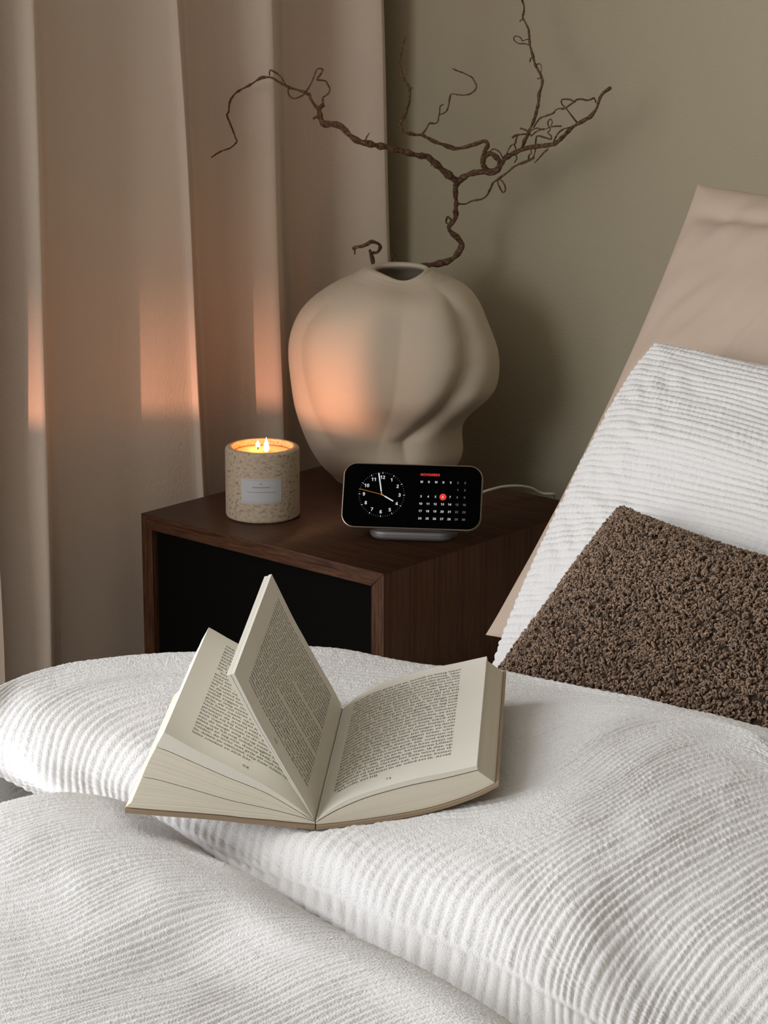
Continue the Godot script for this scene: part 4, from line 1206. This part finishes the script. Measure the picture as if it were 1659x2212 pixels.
# lettering as flat mesh; `place` turns x, y of the text into a point and a normal
func letters(s: Solid, text: String, font: Font, cap: float, at: Vector2, align: float, place: Callable, fit := 0.0, curve := 2.0) -> void:
	var t := TextMesh.new()
	t.font = font
	t.font_size = 32
	t.pixel_size = cap / 23.0
	t.depth = 0.0
	t.curve_step = curve
	t.horizontal_alignment = HORIZONTAL_ALIGNMENT_LEFT
	t.vertical_alignment = VERTICAL_ALIGNMENT_BOTTOM
	t.text = text
	if t.get_surface_count() == 0:
		return
	var a := t.surface_get_arrays(0)
	var v: PackedVector3Array = a[Mesh.ARRAY_VERTEX]
	var idx: PackedInt32Array = a[Mesh.ARRAY_INDEX]
	var lo := Vector2(1e9, 1e9)
	var hi := Vector2(-1e9, -1e9)
	for q in v:
		lo = lo.min(Vector2(q.x, q.y))
		hi = hi.max(Vector2(q.x, q.y))
	var k := 1.0 if fit <= 0.0 else fit / maxf(hi.x - lo.x, 1e-6)
	var base := t.get_aabb().position.y if fit > 0.0 else lo.y
	for i in range(0, idx.size(), 3):
		var c := []
		var n := Vector3.ZERO
		for j in 3:
			var q := v[idx[i + j]]
			var w: Array = place.call(at.x + (q.x - lo.x) * k - align * (hi.x - lo.x) * k, at.y + (q.y - (t_base(t) if fit > 0.0 else (lo.y + hi.y) / 2)))
			c.append(w[0])
			n = w[1]
		s.tri(c[0], c[1], c[2], n, n, n)


func t_base(t: TextMesh) -> float:
	# height of the baseline of a text mesh that stands on its bottom
	if not t.has_meta("base"):
		var d: float = t.font.get_descent(t.font_size) * t.pixel_size
		t.set_meta("base", d)
	return t.get_meta("base")


func phone() -> void:
	var ax := Vector3(0.8203, 0, -0.5719)
	var back := Vector3(-ax.z, 0, ax.x).normalized()
	if back.dot(Vector3(0.65, 0, 0.75)) > 0.0:
		back = -back
	# stand
	var bp := Vector3(0.2958, 0.55, 0.2471)
	var st := thing("charging_stand", "grey metal charging stand under the phone", "stand", bp)
	put("foot", slab(round_rect(0.092, 0.070, 0.018), Vector3(0, 0.0004, 0) - back * -0.035, ax, back, Vector3.UP, 0.0112, 0.0045), M.alu, st)
	var tilt := deg_to_rad(30.0)
	var up := (Vector3.UP * cos(tilt) + back * sin(tilt)).normalized()
	var front := ax.cross(up).normalized()
	if front.dot(back) > 0.0:
		front = -front
	var pp := Vector3(0.299, 0.566, 0.254)
	var rel := pp - bp
	put("puck", lathe([[0.0, 0.0], [0.0275, 0.0], [0.028, 0.001], [0.028, 0.0075], [0.027, 0.0085], [0.0, 0.0085]], 48), M.alu, st)
	var puck := st.get_child(1) as MeshInstance3D
	puck.transform = Transform3D(Basis(ax, -front, ax.cross(-front)), rel + up * 0.036 - front * 0.0090)
	var mid := rel + up * 0.030 - front * 0.016
	put("neck", tube([back * 0.045 + Vector3.UP * 0.008, back * 0.045 + Vector3.UP * 0.018, mid - front * 0.012 + Vector3(0, -0.004, 0), mid], 0.0075, 0.0075, 16, 0.0, 0.0), M.alu, st)
	# phone
	var o := thing("smartphone", "black smartphone lying sideways on its stand showing clock and calendar", "phone", pp)
	var w := 0.1466
	var h := 0.0706
	var mid_face := up * (h / 2)
	put("body", slab(round_rect(w, h, 0.0145, 12), mid_face - front * 0.0082, ax, up, front, 0.0082, 0.0016), M.frame, o)
	var sc := put("screen", slab(round_rect(w - 0.0026, h - 0.0026, 0.0132, 12), mid_face - front * 0.0003, ax, up, front, 0.0006, 0.0002), M.glass, o)
	var flat := func(x: float, y: float) -> Array:
		return [mid_face + ax * x + up * y + front * 0.0005, front]
	var white := glow(0.93, 0.93, 0.95, 0.72)
	var dim := glow(0.55, 0.55, 0.56, 0.42)
	var red := glow(0.95, 0.20, 0.18, 0.85)
	var amber := glow(0.80, 0.50, 0.18, 0.60)
	var c := Vector2(-0.0317, 0.0010)
	var R := 0.0243
	var s := Solid.new()
	var s2 := Solid.new()
	var bar := func(to: Solid, p: Vector2, dir: Vector2, r0: float, r1: float, half: float, lift: float) -> void:
		var e := dir.orthogonal() * half
		var q := []
		for k: Vector2 in [p + dir * r0 + e, p + dir * r1 + e, p + dir * r1 - e, p + dir * r0 - e]:
			q.append(flat.call(k.x, k.y)[0] + front * lift)
		to.quad(q[0], q[1], q[2], q[3], front)
	for k in 60:
		var a := TAU * k / 60.0
		var d := Vector2(sin(a), cos(a))
		if k % 5 == 0:
			bar.call(s, c, d, R * 0.925, R, 0.00028, 0.0)
		else:
			bar.call(s2, c, d, R * 0.945, R, 0.00014, 0.0)
	for k in 12:
		var a := TAU * (k + 1) / 12.0
		letters(s, str(k + 1), sans_bold, 0.0036, c + Vector2(sin(a), cos(a)) * 0.0187, 0.5, flat)
	put("clock_face_display", s.done(), white, sc)
	put("minute_marks_display", s2.done(), dim, sc)
	s = Solid.new()
	var ha := deg_to_rad(119.0)
	bar.call(s, c, Vector2(sin(ha), cos(ha)), 0.0, 0.0042, 0.0003, 0.0001)
	bar.call(s, c, Vector2(sin(ha), cos(ha)), 0.0036, 0.0142, 0.00068, 0.0001)
	put("hour_hand_display", s.done(), white, sc)
	s = Solid.new()
	ha = deg_to_rad(-10.6)
	bar.call(s, c, Vector2(sin(ha), cos(ha)), 0.0, 0.0042, 0.0003, 0.0001)
	bar.call(s, c, Vector2(sin(ha), cos(ha)), 0.0036, 0.0236, 0.00068, 0.0001)
	put("minute_hand_display", s.done(), white, sc)
	s = Solid.new()
	ha = deg_to_rad(-77.0)
	bar.call(s, c, Vector2(sin(ha), cos(ha)), -0.002, 0.0245, 0.00028, 0.0002)
	for k in 16:
		var a0 := TAU * k / 16
		var a1 := TAU * (k + 1) / 16
		var q: Array = [flat.call(c.x, c.y)[0], flat.call(c.x + 0.0011 * cos(a0), c.y + 0.0011 * sin(a0))[0], flat.call(c.x + 0.0011 * cos(a1), c.y + 0.0011 * sin(a1))[0]]
		s.tri(q[0] + front * 0.0002, q[1] + front * 0.0002, q[2] + front * 0.0002, front, front, front)
	put("second_hand_display", s.done(), amber, sc)
	# calendar
	s = Solid.new()
	letters(s, "NOVEMBER", sans_bold, 0.0027, Vector2(0.0080, 0.0238), 0.0, flat)
	put("month_display", s.done(), red, sc)
	s = Solid.new()
	for k in 20:
		var a0 := TAU * k / 20
		var a1 := TAU * (k + 1) / 20
		var cc := Vector2(0.0324, 0.0002)
		s.tri(flat.call(cc.x, cc.y)[0], flat.call(cc.x + 0.0036 * cos(a0), cc.y + 0.0036 * sin(a0))[0], flat.call(cc.x + 0.0036 * cos(a1), cc.y + 0.0036 * sin(a1))[0], front, front, front)
	put("today_dot_display", s.done(), red, sc)
	s = Solid.new()
	s2 = Solid.new()
	var lift := func(x: float, y: float) -> Array:
		return [mid_face + ax * x + up * y + front * 0.0007, front]
	var days := "MDWDVZZ"
	for k in 7:
		var x := 0.0095 + 0.00757 * k
		letters(s if k < 5 else s2, days[k], sans_bold, 0.0023, Vector2(x, 0.0160), 0.5, flat)
		for row in 5:
			var n := row * 7 + k - 4
			if n >= 1 and n <= 30:
				letters(s if k < 5 else s2, str(n), sans_bold, 0.0023, Vector2(x, 0.0081 - 0.0079 * row), 0.5, lift)
	put("weekday_display", s.done(), white, sc)
	put("weekend_display", s2.done(), dim, sc)
	# cable
	var cab := put("charging_cable", tube(smooth_path(to_v3([[0.269, 0.5653, 0.13], [0.2726, 0.5711, 0.1], [0.2757, 0.5728, 0.09], [0.2761, 0.5722, 0.07], [0.2794, 0.571, 0.055], [0.2821, 0.568, 0.04], [0.2837, 0.5628, 0.025], [0.2869, 0.5555, 0.012], [0.2944, 0.5535, -0], [0.2862, 0.546, -0.012], [0.2828, 0.51, -0.016]]), 0.003), 0.0017, 0.0017, 10, 0.0, 0.0), M.cable)
	tag(cab, "thin white cable arching from the phone stand over the nightstand back", "cable")


# ---------------------------------------------------------------- book

func bp(x: float, y: float, n: float) -> Vector3:
	return book_b * x + book_a * y + book_n * n


func even(c: Array, n: int) -> Array:
	# a book curve through its points at even distances
	var p := []
	for q in c:
		p.append(Vector3(q[0], q[1], 0))
	p = smooth_path(p, 0.001)
	var len := [0.0]
	for i in p.size() - 1:
		len.append(len[i] + p[i].distance_to(p[i + 1]))
	var out := []
	var j := 0
	for k in n:
		var s: float = len[len.size() - 1] * k / (n - 1)
		while j < p.size() - 2 and len[j + 1] < s:
			j += 1
		var f: float = (s - len[j]) / maxf(len[j + 1] - len[j], 1e-9)
		var q: Vector3 = p[j].lerp(p[j + 1], clampf(f, 0, 1))
		out.append([q.x, q.y, s])
	return out


# the leaves between two curves of the foot of the book, from a = y0 to y1
func leaves(low: Array, high: Array, y0: float, y1: float, pages: float) -> ArrayMesh:
	var s := Solid.new()
	var n := 28
	var A := even(low, n)
	var B := even(high, n)
	for i in n - 1:
		for f: Array in [[A, B], [B, A]]:
			var p: Array = f[0][i]
			var q: Array = f[0][i + 1]
			var o: Array = f[1][i + 1]
			var out := bp(q[0] - o[0], 0, q[1] - o[1])
			var mids := []
			for e in [maxi(i - 1, 0), i, i + 1, mini(i + 2, n - 1)]:
				mids.append(Vector2(f[0][e][0], f[0][e][1]))
			var t0: Vector2 = (mids[2] - mids[0]).normalized()
			var t1: Vector2 = (mids[3] - mids[1]).normalized()
			var n0 := bp(-t0.y, 0, t0.x)
			var n1 := bp(-t1.y, 0, t1.x)
			if n0.dot(out) < 0.0:
				n0 = -n0
				n1 = -n1
			var a := bp(p[0], y0, p[1])
			var b := bp(q[0], y0, q[1])
			var c := bp(q[0], y1, q[1])
			var d := bp(p[0], y1, p[1])
			var blank := Vector2(0.5, 0.25)
			s.tri(a, b, c, n0, n1, n1, blank, blank, blank)
			s.tri(a, c, d, n0, n1, n0, blank, blank, blank)
		for y: Array in [[y0, -1.0], [y1, 1.0]]:
			var a := bp(A[i][0], y[0], A[i][1])
			var b := bp(A[i + 1][0], y[0], A[i + 1][1])
			var c := bp(B[i + 1][0], y[0], B[i + 1][1])
			var d := bp(B[i][0], y[0], B[i][1])
			var nn: Vector3 = book_a * y[1]
			s.tri(a, b, c, nn, nn, nn, Vector2(0, 0), Vector2(0, 0), Vector2(0, pages))
			s.tri(a, c, d, nn, nn, nn, Vector2(0, 0), Vector2(0, pages), Vector2(0, pages))
	var l: Array = A[n - 1]
	var h: Array = B[n - 1]
	var away := bp(l[0] - A[n - 3][0], 0, l[1] - A[n - 3][1])
	s.quad(bp(l[0], y0, l[1]), bp(l[0], y1, l[1]), bp(h[0], y1, h[1]), bp(h[0], y0, h[1]), away, Vector2(0, 0), Vector2(0, 0), Vector2(0, pages), Vector2(0, pages))
	return s.done()


func between(a: Array, b: Array, k: float) -> Array:
	var A := even(a, 14)
	var B := even(b, 14)
	var out := []
	for i in 14:
		out.append([lerpf(A[i][0], B[i][0], k), lerpf(A[i][1], B[i][1], k)])
	return out


func shifted(a: Array, d: float, longer := 0.0) -> Array:
	var A := even(a, 14)
	var out := []
	for i in 14:
		out.append([A[i][0], A[i][1] + d])
	if longer != 0.0:
		var v := Vector2(A[13][0] - A[12][0], A[13][1] - A[12][1]).normalized() * longer
		out[13] = [A[13][0] + v.x, A[13][1] + d + v.y]
	return out


# text block on a page that follows a book curve; left_to_right false: lines begin at the outer edge
func print_page(page: Node3D, curve: Array, from_gutter: bool, flip: float, lines: Array, number: String, s0: float, s1: float, y0: float, y1: float) -> void:
	var c := even(curve, 80)
	var total: float = c[79][2]
	var place := func(x: float, y: float) -> Array:
		var s := (s0 + x) if from_gutter else (s1 - x)
		var f := clampf(s / total * 79.0, 0.0, 78.999)
		var i := int(f)
		var k := f - i
		var b: float = lerpf(c[i][0], c[i + 1][0], k)
		var n: float = lerpf(c[i][1], c[i + 1][1], k)
		var t := Vector2(c[i + 1][0] - c[i][0], c[i + 1][1] - c[i][1]).normalized()
		var o := Vector2(-t.y, t.x) * flip
		return [bp(b + o.x * 0.00016, y, n + o.y * 0.00016), bp(o.x, 0, o.y)]
	var s := Solid.new()
	var pitch := (y1 - y0) / lines.size()
	for i in lines.size():
		var l: String = lines[i]
		if l == "":
			continue
		var inset := 0.0
		if l.begins_with("\t"):
			inset = 0.0035
			l = l.substr(1)
		var width := s1 - s0 - inset
		if l.ends_with("\n"):
			l = l.substr(0, l.length() - 1)
			width = minf(width, l.length() * (s1 - s0) / 47.0)
		letters(s, l, serif, pitch * 0.50, Vector2(inset, y1 - pitch * (i + 0.8)), 0.0, place, width, 5.0)
	if number:
		letters(s, number, serif, 0.0030, Vector2((s1 - s0) / 2, y0 - 0.0095), 0.5, place)
	put("printed_text", s.done(), M.ink, page)


func fill_lines(count: int, r: int, ends: Dictionary) -> Array:
	var words := "de avond viel en het huis werd stil terwijl zij bij het raam zat en naar buiten keek waar de bomen in de wind bewogen hij dacht aan de lange weg terug naar het dorp en aan alles wat hij nog wilde zeggen maar niet had gezegd er lag een dunne laag sneeuw op de velden de lucht was grijs als oud zilver boven de daken en niemand riep haar naam op straat later zouden ze zich herinneren hoe licht het die middag nog was geweest".split(" ")
	var g := RandomNumberGenerator.new()
	g.seed = r
	var out := []
	var at := g.randi() % words.size()
	for i in count:
		var tail: String = ends.get(i, "")
		var l := ""
		while l.length() + tail.length() < 43:
			var w := words[at % words.size()]
			at += 1
			l += (" " if l else "") + w
			if g.randf() < 0.07:
				l += ","
			elif g.randf() < 0.05:
				l += "."
		if tail:
			l += " " + tail
		out.append(l)
	return out


func book() -> void:
	var c_right: Array = [[0, 0.0003], [0.0075, 0.0077], [0.0116, 0.0109], [0.0237, 0.0184], [0.0398, 0.025], [0.0635, 0.0332], [0.0858, 0.0389], [0.1071, 0.0446]]
	var c_right2: Array = [[-0, -0.0003], [0.0075, 0.005], [0.0156, 0.01], [0.0317, 0.018], [0.049, 0.0243], [0.0675, 0.03], [0.0858, 0.0346], [0.1078, 0.0413]]
	var c_left1: Array = [[-0.0022, 0.0016], [-0.0123, 0.0104], [-0.0311, 0.0239], [-0.0468, 0.0328], [-0.0588, 0.0391], [-0.0809, 0.0503], [-0.0977, 0.0601], [-0.1007, 0.0617]]
	var c_left2: Array = [[-0.0019, 0.0013], [-0.013, 0.0083], [-0.0312, 0.0192], [-0.0469, 0.026], [-0.0589, 0.0307], [-0.0811, 0.0406], [-0.0992, 0.0487], [-0.1063, 0.0512]]
	var c_left3: Array = [[-0.0015, 0.001], [-0.013, 0.0063], [-0.0313, 0.0134], [-0.047, 0.0183], [-0.0591, 0.0216], [-0.0814, 0.0302], [-0.1027, 0.0376], [-0.1116, 0.0403]]
	var c_left4: Array = [[-0.0012, 0.0006], [-0.013, 0.0043], [-0.0313, 0.0087], [-0.0472, 0.0119], [-0.0593, 0.0145], [-0.0816, 0.0208], [-0.1061, 0.0274], [-0.1164, 0.0291]]
	var c_left5: Array = [[-0.0009, -0], [-0.013, 0.0019], [-0.0314, 0.0043], [-0.0473, 0.0058], [-0.0594, 0.0067], [-0.0819, 0.0086], [-0.1066, 0.0098], [-0.1242, 0.0102]]
	var c_leaf: Array = [[-0.0018, 0.0033], [-0.0082, 0.0163], [-0.0152, 0.0291], [-0.0219, 0.0416], [-0.0294, 0.056], [-0.0369, 0.0704], [-0.0457, 0.0895], [-0.0528, 0.105]]
	var c_leaf2: Array = [[-0.0021, 0.003], [-0.0092, 0.0152], [-0.0168, 0.0277], [-0.0243, 0.0409], [-0.0325, 0.0553], [-0.0406, 0.0696], [-0.0504, 0.0887], [-0.058, 0.1035]]
	var L := book_len
	var o := thing("book", "open hardback book with yellowed pages lying on the white duvet", "book", book_at)
	put("cover_board", leaves(shifted(right_foot, -0.0029, 0.003), shifted(right_foot, -0.0004, 0.003), -0.0025, L + 0.0025, 0.01), M.board, o)
	put("cover_board", leaves(shifted(left_foot, -0.0029), shifted(left_foot, -0.0004), -0.0025, L + 0.0025, 0.01), M.board, o)
	var sp := PackedVector3Array()
	for i in 13:
		var a := PI * i / 12.0
		for y: float in [-0.0025, L + 0.0025]:
			sp.append(bp(-0.006 * cos(a), y, -0.0022 - 0.0022 * sin(a)))
	put("spine", grid_mesh(sp, 13, 2, 1.0), M.board, o)
	put("page_block", leaves(right_foot, shifted(c_right2, -0.0004), 0.0, L, 1.0), M.paper_edge, o)
	var page := put("page", leaves(shifted(c_right2, 0.0005), c_right, 0.0, L, 0.3), M.paper, o)
	var ends := {0: "zei ze, terwijl ze bezig bleef", 1: "haar ogen waren afwezig. Mis-", 2: "een gewoon wat minder goede dag.", 3: "ik mij als altijd om zeven", 4: "onschuldig zei ze. Maar was ze", 6: "in het dorp", 17: "Als", 19: "huis", 24: "Lillian", 25: "ik dan op", 26: "dat ik", 28: "zei ik. Arvid"}
	var t := fill_lines(30, 3, ends)
	t[3] = "\t" + t[3]
	t[29] = "\tbeloofd, zei hij.\n"
	print_page(page, c_right, true, 1.0, t, "71", 0.0135, 0.0985, 0.0215, L - 0.0125)
	var k := 0
	for q: Array in [[left_foot, c_left5], [c_left5, c_left4], [c_left4, c_left3], [c_left3, c_left2]]:
		put("page_block", leaves(shifted(q[0], 0.0002), shifted(q[1], -0.0004 if k % 2 else 0.0001), 0.0, L - 0.001 * k, [0.05, 0.7, 0.35, 0.3][k]), M.paper_edge, o)
		k += 1
	page = put("page", leaves(shifted(c_left2, 0.0002), c_left1, 0.0, L, 0.3), M.paper, o)
	t = fill_lines(30, 8, {})
	t[9] = "\t" + t[9]
	t[29] = t[29].substr(0, 24) + ".\n"
	print_page(page, c_left1, false, -1.0, t, "64", 0.0135, 0.0985, 0.0215, L - 0.0125)
	put("leaf", leaves(c_leaf2, shifted(between(c_leaf2, c_leaf, 0.5), -0.0002), 0.0, L - 0.0015, 0.2), M.paper, o)
	page = put("leaf", leaves(between(c_leaf2, c_leaf, 0.55), c_leaf, 0.0, L, 0.2), M.paper, o)
	t = fill_lines(30, 21, {})
	t[12] = t[12].substr(0, 22) + ".\n"
	t[20] = t[20].substr(0, 15) + ".\n"
	print_page(page, c_leaf, false, -1.0, t, "70", 0.0135, 0.0985, 0.0215, L - 0.0125)
